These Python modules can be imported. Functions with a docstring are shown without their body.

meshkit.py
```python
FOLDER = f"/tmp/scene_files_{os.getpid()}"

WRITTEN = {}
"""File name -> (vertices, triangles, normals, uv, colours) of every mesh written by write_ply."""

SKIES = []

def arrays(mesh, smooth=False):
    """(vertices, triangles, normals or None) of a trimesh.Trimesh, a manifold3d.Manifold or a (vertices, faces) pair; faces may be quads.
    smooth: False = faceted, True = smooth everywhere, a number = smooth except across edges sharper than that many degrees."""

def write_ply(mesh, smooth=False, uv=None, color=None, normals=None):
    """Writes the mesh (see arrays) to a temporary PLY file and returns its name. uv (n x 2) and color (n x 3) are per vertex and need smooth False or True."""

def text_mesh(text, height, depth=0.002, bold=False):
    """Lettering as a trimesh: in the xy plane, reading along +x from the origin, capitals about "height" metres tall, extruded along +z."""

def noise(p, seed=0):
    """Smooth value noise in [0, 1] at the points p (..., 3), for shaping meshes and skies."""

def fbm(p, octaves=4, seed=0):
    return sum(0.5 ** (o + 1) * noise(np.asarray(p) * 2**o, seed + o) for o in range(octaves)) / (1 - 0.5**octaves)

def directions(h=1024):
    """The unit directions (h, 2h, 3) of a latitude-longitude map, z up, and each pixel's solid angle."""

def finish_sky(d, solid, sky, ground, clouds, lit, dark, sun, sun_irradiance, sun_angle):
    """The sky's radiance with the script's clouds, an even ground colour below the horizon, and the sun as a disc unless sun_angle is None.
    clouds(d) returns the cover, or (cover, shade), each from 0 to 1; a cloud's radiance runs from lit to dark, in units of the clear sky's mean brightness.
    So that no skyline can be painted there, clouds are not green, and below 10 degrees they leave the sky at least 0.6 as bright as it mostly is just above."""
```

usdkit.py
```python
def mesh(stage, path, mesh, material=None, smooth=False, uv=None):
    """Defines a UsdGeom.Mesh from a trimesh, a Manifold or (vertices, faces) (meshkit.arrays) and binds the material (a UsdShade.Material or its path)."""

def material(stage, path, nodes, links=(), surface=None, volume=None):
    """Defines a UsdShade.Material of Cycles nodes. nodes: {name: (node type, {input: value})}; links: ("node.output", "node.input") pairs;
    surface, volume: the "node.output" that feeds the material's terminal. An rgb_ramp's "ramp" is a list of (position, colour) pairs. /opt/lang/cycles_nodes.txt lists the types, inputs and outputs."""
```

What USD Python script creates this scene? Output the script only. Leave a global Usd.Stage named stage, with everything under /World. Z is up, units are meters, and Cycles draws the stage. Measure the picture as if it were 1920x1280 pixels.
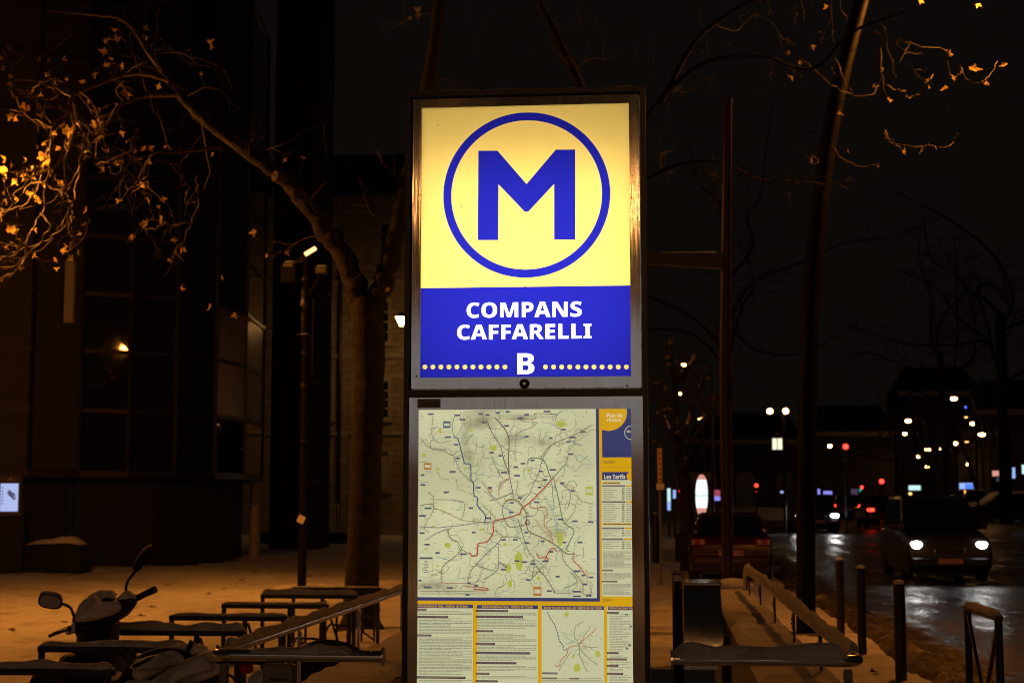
import glob, math
import numpy as np, trimesh, usdkit, meshkit
from pxr import Usd, UsdGeom, UsdLux, UsdShade, Gf, Sdf
from shapely import affinity, box as sbox, union_all
from shapely.geometry import Polygon, LineString, Point

stage = Usd.Stage.CreateInMemory()
UsdGeom.SetStageUpAxis(stage, 'Z')
UsdGeom.SetStageMetersPerUnit(stage, 1.0)
UsdGeom.Xform.Define(stage, '/World')
UsdGeom.Scope.Define(stage, '/World/Looks')
PI = math.pi

# ------------------------------------------------------------------ camera
F = 2900.0                                   # focal length in pixels of the 1920 wide photograph
EYE = np.array([0, 0, 1.6])
TH = math.atan(300 / F)
PS = math.atan(280 / math.hypot(F, 300))
FW = np.array([-math.sin(PS) * math.cos(TH), math.cos(PS) * math.cos(TH), math.sin(TH)])
RT = np.array([math.cos(PS), math.sin(PS), 0.0])
UP = np.cross(RT, FW)
cam = UsdGeom.Camera.Define(stage, '/World/camera')
cam.CreateHorizontalApertureAttr(36.0)
cam.CreateFocalLengthAttr(36.0 * F / 1920)
cam.CreateFStopAttr(5.0)
cam.CreateFocusDistanceAttr(6.7)
cam.CreateClippingRangeAttr(Gf.Vec2f(0.05, 3000))
cam.CreateExposureAttr(0.0)
cam.AddTransformOp().Set(Gf.Matrix4d(*RT, 0, *UP, 0, *(-FW), 0, *EYE, 1))

# ------------------------------------------------------------------ night sky (overcast, faint city glow)
SUN_EL, SUN_ROT = -0.06, 2.2
usdkit.material(stage, '/World/Looks/night_sky', {
    'sky': ('sky_texture', {'sky_type': 'single_scattering', 'sun_disc': False, 'sun_elevation': SUN_EL, 'sun_rotation': SUN_ROT}),
    'dim': ('mix', {'mix_type': 'multiply', 'fac': 1.0, 'color2': (0.02, 0.02, 0.02)}),
    'glow': ('mix', {'mix_type': 'add', 'fac': 1.0, 'color2': (0.036, 0.028, 0.022)}),
    'bg': ('background_shader', {'strength': 0.1})},
    [('sky.color', 'dim.color1'), ('dim.color', 'glow.color1'), ('glow.color', 'bg.color')], surface='bg.background')
dome = UsdLux.DomeLight.Define(stage, '/World/sky')
dome.GetPrim().SetCustomDataByKey('kind', 'structure')
UsdShade.MaterialBindingAPI.Apply(dome.GetPrim()).Bind(UsdShade.Material.Get(stage, '/World/Looks/night_sky'))

SODIUM = (1.0, 0.31, 0.038)
SODIUM_FAR = (1.0, 0.56, 0.20)
LAMP_LEFT, LAMP_MAST, LAMP_RIGHT, LAMP_BACK, LAMP_WALL = 1200.0, 2500.0, 760.0, 130.0, 75.0

def ray(px, py): return FW + (px - 960) / F * RT + (640 - py) / F * UP
def onY(px, py, Y):
    r = ray(px, py); return EYE + r * (Y / r[1])
def onZ(px, py, Z):
    r = ray(px, py); return EYE + r * ((Z - 1.6) / r[2])

# ------------------------------------------------------------------ helpers
counts = {}
def numbered(parent, name):
    k = (parent, name); n = counts.get(k, 0); counts[k] = n + 1
    return name if n == 0 else '%s_%03d' % (name, n)

def tag(o, label=None, cat=None, group=None, kind=None):
    for k, v in (('label', label), ('category', cat), ('group', group), ('kind', kind)):
        if v: o.SetCustomDataByKey(k, v)
    return o

BASE = {}
def thing(name, label, cat, base=(0, 0, 0), rz=0, group=None, tilt=None):
    p = '/World/' + numbered('/World', name)
    x = UsdGeom.Xform.Define(stage, p)
    x.AddTranslateOp().Set(Gf.Vec3d(*map(float, base)))
    if rz: x.AddRotateZOp().Set(float(rz))
    if tilt: x.AddRotateYOp().Set(float(tilt))
    BASE[p] = np.asarray(base, float)
    return tag(x.GetPrim(), label, cat, group)

def dup(src, loc, rz=0, label=None, cat=None, group=None, name=None):
    was = src.GetCustomData()
    base = name or src.GetName().split('_00')[0]
    r = thing(base, label or was.get('label'), cat or was.get('category'), loc, rz, group or was.get('group'))
    r.GetReferences().AddInternalReference(src.GetPath())
    r.SetInstanceable(True)
    return r

class MB:
    def __init__(s): s.v, s.f, s.n = [], [], 0
    def add(s, m):
        if hasattr(m, 'to_mesh') or hasattr(m, 'vertices'):
            v, f, _ = meshkit.arrays(m)
        else:
            v, f = m
        v = np.asarray(v, float); f = np.asarray(f, int)
        if not len(f): return s
        if f.shape[1] == 4: f = np.vstack([f[:, [0, 1, 2]], f[:, [0, 2, 3]]])
        s.v.append(v); s.f.append(f + s.n); s.n += len(v); return s
    def box(s, c, d, ch=0.0): return s.add(cbox(c, d, ch))
    def tube(s, p, r, n=8): return s.add(tube(p, r, n))
    def get(s): return np.vstack(s.v), np.vstack(s.f)
    def build(s, name, mat, parent=None, world=False, smooth=False, **kw):
        if not s.v: return None
        v, f = s.get()
        return part(name, (v, f), mat, parent, world, smooth, **kw)

def part(name, mesh, mat, parent=None, world=False, smooth=False, label=None, cat=None, group=None, kind=None):
    pp = str(parent.GetPath()) if parent else '/World'
    if isinstance(mesh, MB): mesh = mesh.get()
    if not isinstance(mesh, tuple): mesh = meshkit.arrays(mesh)[:2]
    v, f = mesh
    if world and parent:
        root = '/'.join(pp.split('/')[:3]); v = np.asarray(v) - BASE[root]
    m = usdkit.mesh(stage, pp + '/' + numbered(pp, name), (np.asarray(v, float), np.asarray(f, int)), MAT[mat], smooth=smooth)
    return tag(m.GetPrim(), label, cat, group, kind)

def cbox(c, d, ch=0.0):
    c = np.asarray(c, float); h = np.asarray(d, float) / 2
    if ch <= 0:
        m = trimesh.creation.box(extents=2 * h); m.apply_translation(c)
        return np.array(m.vertices), np.array(m.faces)
    pts = []
    for sx in (-1, 1):
        for sy in (-1, 1):
            for sz in (-1, 1):
                q = np.array([sx, sy, sz])
                for k in range(3):
                    w = h - ch; w[k] = h[k]; pts.append(c + q * w)
    m = trimesh.convex.convex_hull(np.array(pts))
    return np.array(m.vertices), np.array(m.faces)

def frames(p):
    p = np.asarray(p, float)
    t = np.gradient(p, axis=0); t /= np.maximum(np.linalg.norm(t, axis=1, keepdims=True), 1e-9)
    a = np.array([0, 0, 1.0]) if abs(t[0][2]) < 0.9 else np.array([1.0, 0, 0])
    u = np.cross(a, t[0]); u /= np.linalg.norm(u); us = [u]
    for i in range(1, len(p)):
        u = us[-1] - t[i] * (us[-1] @ t[i]); u /= max(np.linalg.norm(u), 1e-9); us.append(u)
    us = np.array(us); return p, t, us, np.cross(t, us)

def tube(path, r, n=8, caps=True):
    p, t, u, w = frames(path); m = len(p)
    r = np.broadcast_to(np.asarray(r, float), (m,))
    a = np.arange(n) / n * 2 * PI
    v = (p[:, None] + r[:, None, None] * (np.cos(a)[None, :, None] * u[:, None] + np.sin(a)[None, :, None] * w[:, None])).reshape(-1, 3)
    f = []
    i = np.arange(m - 1)[:, None] * n; j = np.arange(n)[None, :]; k = (j + 1) % n
    f = np.stack([i + j, i + k, i + n + k, i + n + j], -1).reshape(-1, 4)
    f = np.vstack([f[:, [0, 1, 2]], f[:, [0, 2, 3]]])
    if caps:
        v = np.vstack([v, p[0], p[-1]]); a0, a1 = m * n, m * n + 1
        f = np.vstack([f, [(a0, (q + 1) % n, q) for q in range(n)], [(a1, (m - 1) * n + q, (m - 1) * n + (q + 1) % n) for q in range(n)]])
    return v, f

def loft(rings, closed=True):
    rings = np.asarray(rings, float); m, n = rings.shape[:2]
    v = rings.reshape(-1, 3); f = []
    for a in range(m - 1):
        for b in range(n if closed else n - 1):
            c = (b + 1) % n; f.append((a * n + b, a * n + c, (a + 1) * n + c, (a + 1) * n + b))
    f = np.array(f); f = np.vstack([f[:, [0, 1, 2]], f[:, [0, 2, 3]]])
    if closed:
        ends = [(0, -1), (m - 1, 1)]
        for ring, s in ends:
            v = np.vstack([v, rings[ring].mean(0)]); c = len(v) - 1
            f = np.vstack([f, [(c, ring * n + q, ring * n + (q + 1) % n) if s > 0 else (c, ring * n + (q + 1) % n, ring * n + q) for q in range(n)]])
    return v, f

def lathe(prof, n=16, c=(0, 0, 0)):
    a = np.arange(n) / n * 2 * PI
    rings = [[(c[0] + r * math.cos(q), c[1] + r * math.sin(q), c[2] + z) for q in a] for r, z in prof]
    return loft(rings)

def ico(c, r, sub=2, s=(1, 1, 1)):
    m = trimesh.creation.icosphere(sub, 1.0)
    return np.array(m.vertices) * np.asarray(s) * r + np.asarray(c), np.array(m.faces)

def geoms(p): return [g for g in getattr(p, 'geoms', [p]) if g.geom_type == 'Polygon' and g.area > 1e-9]
def flat(poly, y):
    """shapely polygon in (x, z) -> sheet at the plane y facing -y"""
    b = MB()
    for g in geoms(poly):
        v, f = trimesh.creation.triangulate_polygon(g, engine='earcut')
        v = np.asarray(v); f = np.asarray(f)
        v3 = np.column_stack([v[:, 0], np.full(len(v), y), v[:, 1]])
        nrm = np.cross(v3[f[0, 1]] - v3[f[0, 0]], v3[f[0, 2]] - v3[f[0, 0]])
        b.add((v3, f if nrm[1] < 0 else f[:, ::-1]))
    return b
def slab(poly, y0, y1):
    """extruded from y0 (front) to y1 (back)"""
    b = MB()
    for g in geoms(poly):
        m = trimesh.creation.extrude_polygon(g, y1 - y0, engine='earcut')
        v = np.array(m.vertices); v3 = np.column_stack([v[:, 0], y1 - v[:, 2], v[:, 1]])
        b.add((v3, np.array(m.faces)))
    return b
def frame_poly(x0, z0, x1, z1, a, b=None, c=None, d=None):
    b = a if b is None else b; c = a if c is None else c; d = a if d is None else d
    return sbox(x0, z0, x1, z1).difference(sbox(x0 + a, z0 + d, x1 - b, z1 - c))

def smooth_path(pts, n=6):
    """Catmull-Rom through the points"""
    p = np.asarray(pts, float); p = np.vstack([2 * p[0] - p[1], p, 2 * p[-1] - p[-2]]); out = []
    for i in range(1, len(p) - 2):
        for s in np.arange(n) / n:
            a, b, c, d = p[i - 1:i + 3]
            out.append(.5 * (2 * b + (c - a) * s + (2 * a - 5 * b + 4 * c - d) * s * s + (3 * b - a - 3 * c + d) * s ** 3))
    out.append(p[-2]); return np.array(out)

def snow_cap(path, w, h, seed, rough=.5, gap=0.0):
    """lumpy snow lying along a rail; path is the line it lies on"""
    p = np.asarray(path, float); L = np.linalg.norm(np.diff(p, axis=0), axis=1); n = max(6, int(L.sum() / .035))
    s = np.concatenate([[0], np.cumsum(L)]); q = np.linspace(0, s[-1], n)
    p = np.column_stack([np.interp(q, s, p[:, k]) for k in range(3)])
    t = np.gradient(p, axis=0); t /= np.linalg.norm(t, axis=1, keepdims=True)
    u = np.cross(t, [0, 0, 1.0]); u /= np.linalg.norm(u, axis=1, keepdims=True)
    nz = meshkit.fbm(np.column_stack([q * 5, np.full(n, seed * 3.1), np.zeros(n)]), 3, seed)
    nw = meshkit.fbm(np.column_stack([q * 9, np.full(n, seed * 1.7 + 9), np.zeros(n)]), 3, seed + 5)
    nf = meshkit.fbm(np.column_stack([q * 22, np.full(n, seed * 2.3), np.zeros(n)]), 2, seed + 9)
    hh = h * np.clip(1 + rough * 2.4 * (nz - .5) + .5 * rough * (nf - .5), .08, 2)
    if gap: hh = np.where(nw < gap, .1 * h, hh)
    e = np.minimum(1, np.minimum(q, s[-1] - q) / .05) ** .5
    hh = hh * (.15 + .85 * e); ww = w * (.86 + .3 * (nw - .5)) * (.6 + .4 * e)
    prof = [(-.5, -.25), (-.52, .15), (-.36, .72), (-.12, .98), (.14, .96), (.38, .7), (.52, .12), (.5, -.25)]
    rings = np.stack([p + u * (ww * a)[:, None] + np.array([0, 0, 1.0]) * (hh * b)[:, None] for a, b in prof], 1)
    return loft(rings)

FONT = None
for q in glob.glob('/opt/blender-*/*/datafiles/fonts/NotoSansKhmer*'): FONT = q
_tp = {}
def textpoly(text, weight=800):
    """shapely outline of a line of text, caps height 1"""
    if (text, weight) in _tp: return _tp[text, weight]
    from PIL import Image, ImageDraw, ImageFont
    try:
        font = ImageFont.truetype(FONT, 150)
        font.set_variation_by_axes([weight, 100])
    except Exception:
        font = ImageFont.truetype(glob.glob('/opt/blender-*/*/datafiles/fonts/Inter.woff2')[0], 150)
    x0, y0, x1, y1 = font.getbbox(text, anchor='ls')
    im = Image.new('L', (x1 - x0 + 8, y1 - y0 + 8))
    ImageDraw.Draw(im).text((4 - x0, 4 - y0), text, 255, font, anchor='ls')
    on = np.pad(np.asarray(im) > 127, ((0, 0), (1, 1))).astype(np.int8)
    rows, st = np.nonzero(np.diff(on, axis=1) == 1); en = np.nonzero(np.diff(on, axis=1) == -1)[1]
    s = union_all(sbox(st, -rows - 1, en, -rows)).buffer(.7).buffer(-.7).simplify(.8)
    _tp[text, weight] = s
    return s
def fit(poly, x0, z0, x1, z1):
    a = poly.bounds
    sx = (x1 - x0) / (a[2] - a[0]); sz = (z1 - z0) / (a[3] - a[1])
    return affinity.affine_transform(poly, [sx, 0, 0, sz, x0 - a[0] * sx, z0 - a[1] * sz])

# ------------------------------------------------------------------ materials
MAT = {}
def mat(name, col, rough=.5, metal=0.0, spec=.5, bump=None, var=None, emis=None, coat=0.0, aniso=None):
    nodes = {'p': ('principled_bsdf', {'base_color': col, 'roughness': rough, 'metallic': metal, 'specular_ior_level': spec, 'coat_weight': coat})}
    links = []
    if var or bump: nodes['tc'] = ('texture_coordinate', {})
    if var:                                  # (scale, other colour, low, high)
        nodes['n'] = ('noise_texture', {'scale': var[0], 'detail': 5.0, 'roughness': .6})
        nodes['r'] = ('rgb_ramp', {'ramp': [(var[2], col), (var[3], var[1])]})
        links += [('tc.object', 'n.vector'), ('n.fac', 'r.fac'), ('r.color', 'p.base_color')]
    if bump:                                 # (scale, strength, distance)
        nodes['bn'] = ('noise_texture', {'scale': bump[0], 'detail': 6.0, 'roughness': .6})
        nodes['b'] = ('bump', {'strength': bump[1], 'distance': bump[2]})
        links += [('tc.object', 'bn.vector'), ('bn.fac', 'b.height'), ('b.normal', 'p.normal')]
    if aniso:
        nodes['t'] = ('tangent', {'direction_type': 'radial', 'axis': 'z'}); nodes['p'][1]['anisotropic'] = aniso; nodes['p'][1]['anisotropic_rotation'] = .25
        links.append(('t.tangent', 'p.tangent'))
    if emis: nodes['p'][1].update(emission_color=emis[0], emission_strength=emis[1])
    MAT[name] = usdkit.material(stage, '/World/Looks/' + name, nodes, links, surface='p.BSDF')
def glow(name, col, strength):
    MAT[name] = usdkit.material(stage, '/World/Looks/' + name, {'e': ('emission', {'color': col, 'strength': strength})}, surface='e.emission')
def film(name, col):
    """backlit plastic film: what comes through it is the light of the tubes behind"""
    MAT[name] = usdkit.material(stage, '/World/Looks/' + name, {
        't': ('translucent_bsdf', {'color': col}), 'd': ('diffuse_bsdf', {'color': [c * .5 for c in col]}), 'm': ('mix_closure', {'fac': .12})},
        [('t.BSDF', 'm.closure1'), ('d.BSDF', 'm.closure2')], surface='m.closure')
def pane(name, ior=1.45, tint=(1, 1, 1), rough=.02):
    MAT[name] = usdkit.material(stage, '/World/Looks/' + name, {
        't': ('transparent_bsdf', {'color': tint}), 'g': ('glossy_bsdf', {'color': (1, 1, 1), 'roughness': rough}), 'f': ('fresnel', {'IOR': ior}), 'm': ('mix_closure', {})},
        [('f.fac', 'm.fac'), ('t.BSDF', 'm.closure1'), ('g.BSDF', 'm.closure2')], surface='m.closure')

mat('snow', (.74, .75, .77), .75, spec=.25, var=(2.1, (.46, .43, .40), .50, .72), bump=(26, .8, .03))
mat('snow_clean', (.72, .73, .76), .8, spec=.2, bump=(55, 1.0, .03), var=(9, (.55, .54, .53), .45, .7))
mat('dark_steel', (.030, .026, .024), .38, .6)
mat('black_paint', (.012, .012, .012), .42)
mat('black_rubber', (.010, .010, .010), .75)
mat('mast_black', (.006, .006, .006), .6, spec=.12)
mat('bollard_paint', (.020, .018, .016), .5, bump=(40, .2, .004))
mat('mast_purple', (.09, .036, .036), .45)
mat('bright_steel', (.62, .60, .57), .22, 1.0)
MAT['brushed_steel'] = usdkit.material(stage, '/World/Looks/brushed_steel', {
    'g': ('geometry', {}), 'm': ('mapping', {'scale': (260, 260, .9)}), 'n': ('noise_texture', {'scale': 1.0, 'detail': 2.0}), 'b': ('bump', {'strength': .45, 'distance': .002}),
    'n2': ('noise_texture', {'scale': 3.0, 'detail': 6.0, 'roughness': .7}), 'r': ('rgb_ramp', {'ramp': [(.3, (.06, .06, .06)), (.7, (.13, .13, .13))]}),
    'p': ('principled_bsdf', {'base_color': (.56, .55, .53), 'metallic': 1.0})},
    [('g.position', 'm.vector'), ('m.vector', 'n.vector'), ('n.fac', 'b.height'), ('b.normal', 'p.normal'), ('g.position', 'n2.vector'), ('n2.fac', 'r.fac'), ('r.color', 'p.roughness')], surface='p.BSDF')
MAT['skirt_steel'] = usdkit.material(stage, '/World/Looks/skirt_steel', {
    'g': ('geometry', {}), 'm': ('mapping', {'scale': (260, 260, .9)}), 'n': ('noise_texture', {'scale': 1.0, 'detail': 2.0}), 'b': ('bump', {'strength': .45, 'distance': .002}),
    'n2': ('noise_texture', {'scale': 3.0, 'detail': 6.0, 'roughness': .7}), 'r': ('rgb_ramp', {'ramp': [(.3, (.12, .12, .12)), (.7, (.20, .20, .20))]}),
    'p': ('principled_bsdf', {'base_color': (.56, .55, .53), 'metallic': 1.0})},
    [('g.position', 'm.vector'), ('m.vector', 'n.vector'), ('n.fac', 'b.height'), ('b.normal', 'p.normal'), ('g.position', 'n2.vector'), ('n2.fac', 'r.fac'), ('r.color', 'p.roughness')], surface='p.BSDF')
mat('plate_grey', (.16, .15, .14), .5, .5)
mat('concrete', (.30, .29, .27), .8, var=(3, (.20, .19, .18), .4, .7), bump=(25, .4, .01))
mat('granite_step', (.14, .135, .13), .35, bump=(60, .3, .006))
mat('bark', (.014, .011, .009), .85, var=(5.5, (.038, .030, .022), .50, .62), bump=(22, .9, .03))
mat('twig_bark', (.062, .042, .026), .8)
mat('stone_wall', (.30, .25, .19), .85, bump=(14, .6, .03))
mat('stone_trim', (.40, .35, .28), .8, bump=(20, .3, .01))
mat('shutter', (.45, .42, .36), .7)
mat('dark_glass', (.010, .011, .012), .03, spec=.6)
mat('blind_glass', (.26, .21, .16), .30, var=(.6, (.15, .12, .09), .45, .6))
mat('mullion', (.035, .030, .025), .4, .7)
mat('panel_brown', (.018, .015, .013), .6)
mat('recess', (.012, .011, .010), .8)
mat('red_car_paint', (.040, .003, .003), .22, coat=.6)
mat('dark_car_paint', (.016, .016, .018), .25, coat=.6)
mat('grey_van_paint', (.035, .030, .028), .3, coat=.5)
mat('white_car_paint', (.55, .55, .53), .35, coat=.4)
mat('car_glass', (.006, .006, .007), .05, spec=.7)
mat('tyre', (.012, .012, .012), .8)
mat('rim', (.30, .30, .31), .35, .9)
mat('red_lens', (.35, .012, .010), .12, coat=.5)
mat('clear_lens', (.35, .30, .28), .15, coat=.5)
mat('number_plate', (.42, .20, .17), .5)
mat('lever', (.08, .08, .08), .35, .8)
mat('mirror', (.85, .85, .85), .03, 1.0)
mat('white_plate', (.70, .68, .62), .5)
mat('yellow_plate', (.70, .42, .06), .5)
mat('sticker', (.75, .70, .60), .6)
mat('frost_white', (.85, .85, .83), .6)
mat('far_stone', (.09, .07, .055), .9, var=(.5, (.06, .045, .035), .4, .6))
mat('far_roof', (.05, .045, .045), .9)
mat('far_window', (.02, .02, .024), .2)
mat('fallen', (.16, .075, .03), .8)
mat('ink', (.02, .02, .02), .6)
mat('asphalt_plain', (.04, .04, .042), .6)
pane('glass_pane', 1.35)
# bark of the leaves: thin, lets lamp light through
MAT['leaf'] = usdkit.material(stage, '/World/Looks/leaf', {
    'i': ('object_info', {}), 'r': ('rgb_ramp', {'ramp': [(0, (.50, .36, .10)), (.5, (.60, .50, .17)), (1, (.36, .19, .055))]}),
    'd': ('diffuse_bsdf', {}), 't': ('translucent_bsdf', {}), 'm': ('mix_closure', {'fac': .4})},
    [('i.random', 'r.fac'), ('r.color', 'd.color'), ('r.color', 't.color'), ('d.BSDF', 'm.closure1'), ('t.BSDF', 'm.closure2')], surface='m.closure')
# wet road with slush
MAT['wet_road'] = usdkit.material(stage, '/World/Looks/wet_road', {
    'tc': ('texture_coordinate', {}), 'mp': ('mapping', {'scale': (1.6, .35, 1)}), 'mq': ('mapping', {'scale': (1.0, .8, 1)}),
    'n': ('noise_texture', {'scale': .9, 'detail': 6.0, 'roughness': .62}), 'n2': ('noise_texture', {'scale': 6.5, 'detail': 8.0, 'roughness': .72}),
    'r': ('rgb_ramp', {'ramp': [(.42, (.022, .022, .024)), (.56, (.07, .063, .056)), (.68, (.24, .21, .19))]}),
    'rr': ('rgb_ramp', {'ramp': [(.40, (.22, .22, .22)), (.60, (.62, .62, .62))]}),
    'b': ('bump', {'strength': .9, 'distance': .02}), 'p': ('principled_bsdf', {'specular_ior_level': .5})},
    [('tc.object', 'mp.vector'), ('mp.vector', 'n.vector'), ('tc.object', 'mq.vector'), ('mq.vector', 'n2.vector'), ('n.fac', 'r.fac'), ('n.fac', 'rr.fac'), ('n2.fac', 'b.height'), ('b.normal', 'p.normal'), ('r.color', 'p.base_color'), ('rr.color', 'p.roughness')], surface='p.BSDF')
MAT['slush'] = usdkit.material(stage, '/World/Looks/slush', {
    'tc': ('texture_coordinate', {}), 'n': ('noise_texture', {'scale': 3.2, 'detail': 7.0, 'roughness': .65}), 'n2': ('noise_texture', {'scale': 22.0, 'detail': 5.0}),
    'r': ('rgb_ramp', {'ramp': [(.40, (.030, .024, .020)), (.56, (.12, .10, .085)), (.70, (.40, .37, .34))]}),
    'b': ('bump', {'strength': .8, 'distance': .03}), 'p': ('principled_bsdf', {'roughness': .55})},
    [('tc.object', 'n.vector'), ('tc.object', 'n2.vector'), ('n.fac', 'r.fac'), ('n2.fac', 'b.height'), ('b.normal', 'p.normal'), ('r.color', 'p.base_color')], surface='p.BSDF')
# far house walls: courses of stone too far away to build
MAT['stone_courses'] = usdkit.material(stage, '/World/Looks/stone_courses', {
    'g': ('texture_coordinate', {}), 'mp': ('mapping', {'rotation': (PI / 2, 0, 0)}),
    'k': ('brick_texture', {'scale': 1.0, 'brick_width': .7, 'row_height': .32, 'mortar_size': .02, 'color1': (.40, .32, .23), 'color2': (.30, .24, .17), 'mortar': (.18, .15, .12)}),
    'b': ('bump', {'strength': .7, 'distance': .03, 'invert': True}), 'p': ('principled_bsdf', {'roughness': .9})},
    [('g.object', 'mp.vector'), ('mp.vector', 'k.vector'), ('k.fac', 'b.height'), ('b.normal', 'p.normal'), ('k.color', 'p.base_color')], surface='p.BSDF')

film('film_yellow', (.90, .61, .15))
film('film_blue', (.014, .015, .33))
film('film_white', (.90, .90, .88))
mat('lamp_box', (.85, .85, .83), .7)
glow('tube_light', (1, .97, .90), 5.8)
glow('paper_glow', (.61, .60, .36), .90)
glow('yellow_glow', (.74, .40, .008), .85)
glow('blue_glow', (.045, .048, .155), .85)
glow('white_ink_glow', (.80, .72, .45), .95)
glow('dark_ink_glow', (.060, .045, .050), .85)
glow('grey_ink_glow', (.20, .19, .14), .85)
glow('label_ink_glow', (.10, .10, .16), .85)
for n, c in dict(navy=(.06, .09, .18), plum=(.13, .055, .075), pink=(.36, .20, .16), slate=(.14, .16, .13), brown=(.24, .15, .08), pine=(.08, .16, .08), red=(.50, .07, .035),
                 orange=(.50, .19, .05), violet=(.30, .21, .27), ochre=(.50, .33, .08), olive=(.20, .22, .08), park=(.50, .52, .08), teal=(.20, .36, .36)).items():
    glow('line_' + n, c, .85)
glow('sodium_lamp', SODIUM, LAMP_LEFT)
glow('sodium_lamp_right', SODIUM, LAMP_RIGHT)
glow('sodium_lamp_mast', SODIUM, LAMP_MAST)
glow('sodium_lamp_tall', (1, .42, .11), 420.0)
glow('sodium_strip', (1, .50, .15), 3.5)
glow('sodium_lamp_back', (1, .42, .11), LAMP_BACK)
glow('sodium_lamp_wall', (1, .5, .14), LAMP_WALL)
glow('sodium_far', (1.0, .46, .13), 30.0)
glow('sodium_far_dim', (1, .5, .15), 3.2)
glow('white_far', (1, .93, .66), 1.15)
glow('red_signal', (1, .035, .02), 5.0)
glow('red_signal_dim', (1, .03, .03), 1.0)
glow('green_signal', (.05, .8, .5), .6)
glow('blue_spot', (.08, .12, 1), 2.5)
glow('headlight', (1, .97, .92), 80.0)
glow('blue_screen', (.10, .22, .85), 1.1)
glow('blue_screen_pale', (.35, .50, 1.0), 1.0)
glow('violet_window', (.32, .30, 1.0), .9)
glow('cyan_sign', (.62, .95, .95), 1.0)
glow('white_sign', (.75, .97, .93), 1.5)
glow('pink_sign', (.95, .42, .34), .75)
glow('magenta_sign', (.60, .10, .18), .6)
glow('red_neon', (1, .02, .03), 1.2)
glow('shop_window_cool', (.78, .74, .72), .45)
glow('case_light', (.50, .60, 1.0), .85)
glow('case_ink', (.12, .08, .16), .5)

# ------------------------------------------------------------------ terrain
def rise(x, y):
    h = np.interp(y, [33, 60, 107, 150, 400], [0, .50, .75, .95, 2.4])
    return h * np.clip((np.asarray(x) + 4) / 6, 0, 1)
def grid(x0, x1, y0, y1, dx, dy, zf, hole=None):
    nx = max(2, int(round((x1 - x0) / dx)) + 1); ny = max(2, int(round((y1 - y0) / dy)) + 1)
    X, Y = np.meshgrid(np.linspace(x0, x1, nx), np.linspace(y0, y1, ny)); Z = zf(X, Y)
    v = np.stack([X, Y, Z], -1).reshape(-1, 3)
    i = np.arange(ny - 1)[:, None] * nx + np.arange(nx - 1)[None, :]
    f = np.stack([i, i + 1, i + nx + 1, i + nx], -1).reshape(-1, 4)
    return v, np.vstack([f[:, [0, 1, 2]], f[:, [0, 2, 3]]])
def n2(X, Y, s, seed=0, o=4):
    P = np.stack([X * s, Y * s, np.zeros_like(X)], -1); return meshkit.fbm(P, o, seed)
def fadd(X, x0, x1, y0, y1, Y, w=.3):
    return np.clip(np.minimum(np.minimum(X - x0, x1 - X), np.minimum(Y - y0, y1 - Y)) / w, 0, 1)
def snow_z(X, Y):
    z = .13 * (n2(X, Y, .45, 3) - .5) + .10 * (n2(X, Y, 1.7, 5) - .5) + .035 * (n2(X, Y, 6, 8, 3) - .5) - .05 * np.clip(n2(X, Y, 3.3, 15, 2) - .66, 0, 1) * 4
    return z + rise(X, Y)
ST = dict(x0=-1.58, x1=.50, y0=6.95, y1=15.5)       # the stairwell opening
pv = MB()
pv.add(grid(-16, ST['x0'] - .02, 4, 48, .14, .14, snow_z))
pv.add(grid(ST['x0'] - .02, ST['x1'] + .02, 15.52, 48, .14, .14, snow_z))
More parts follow.
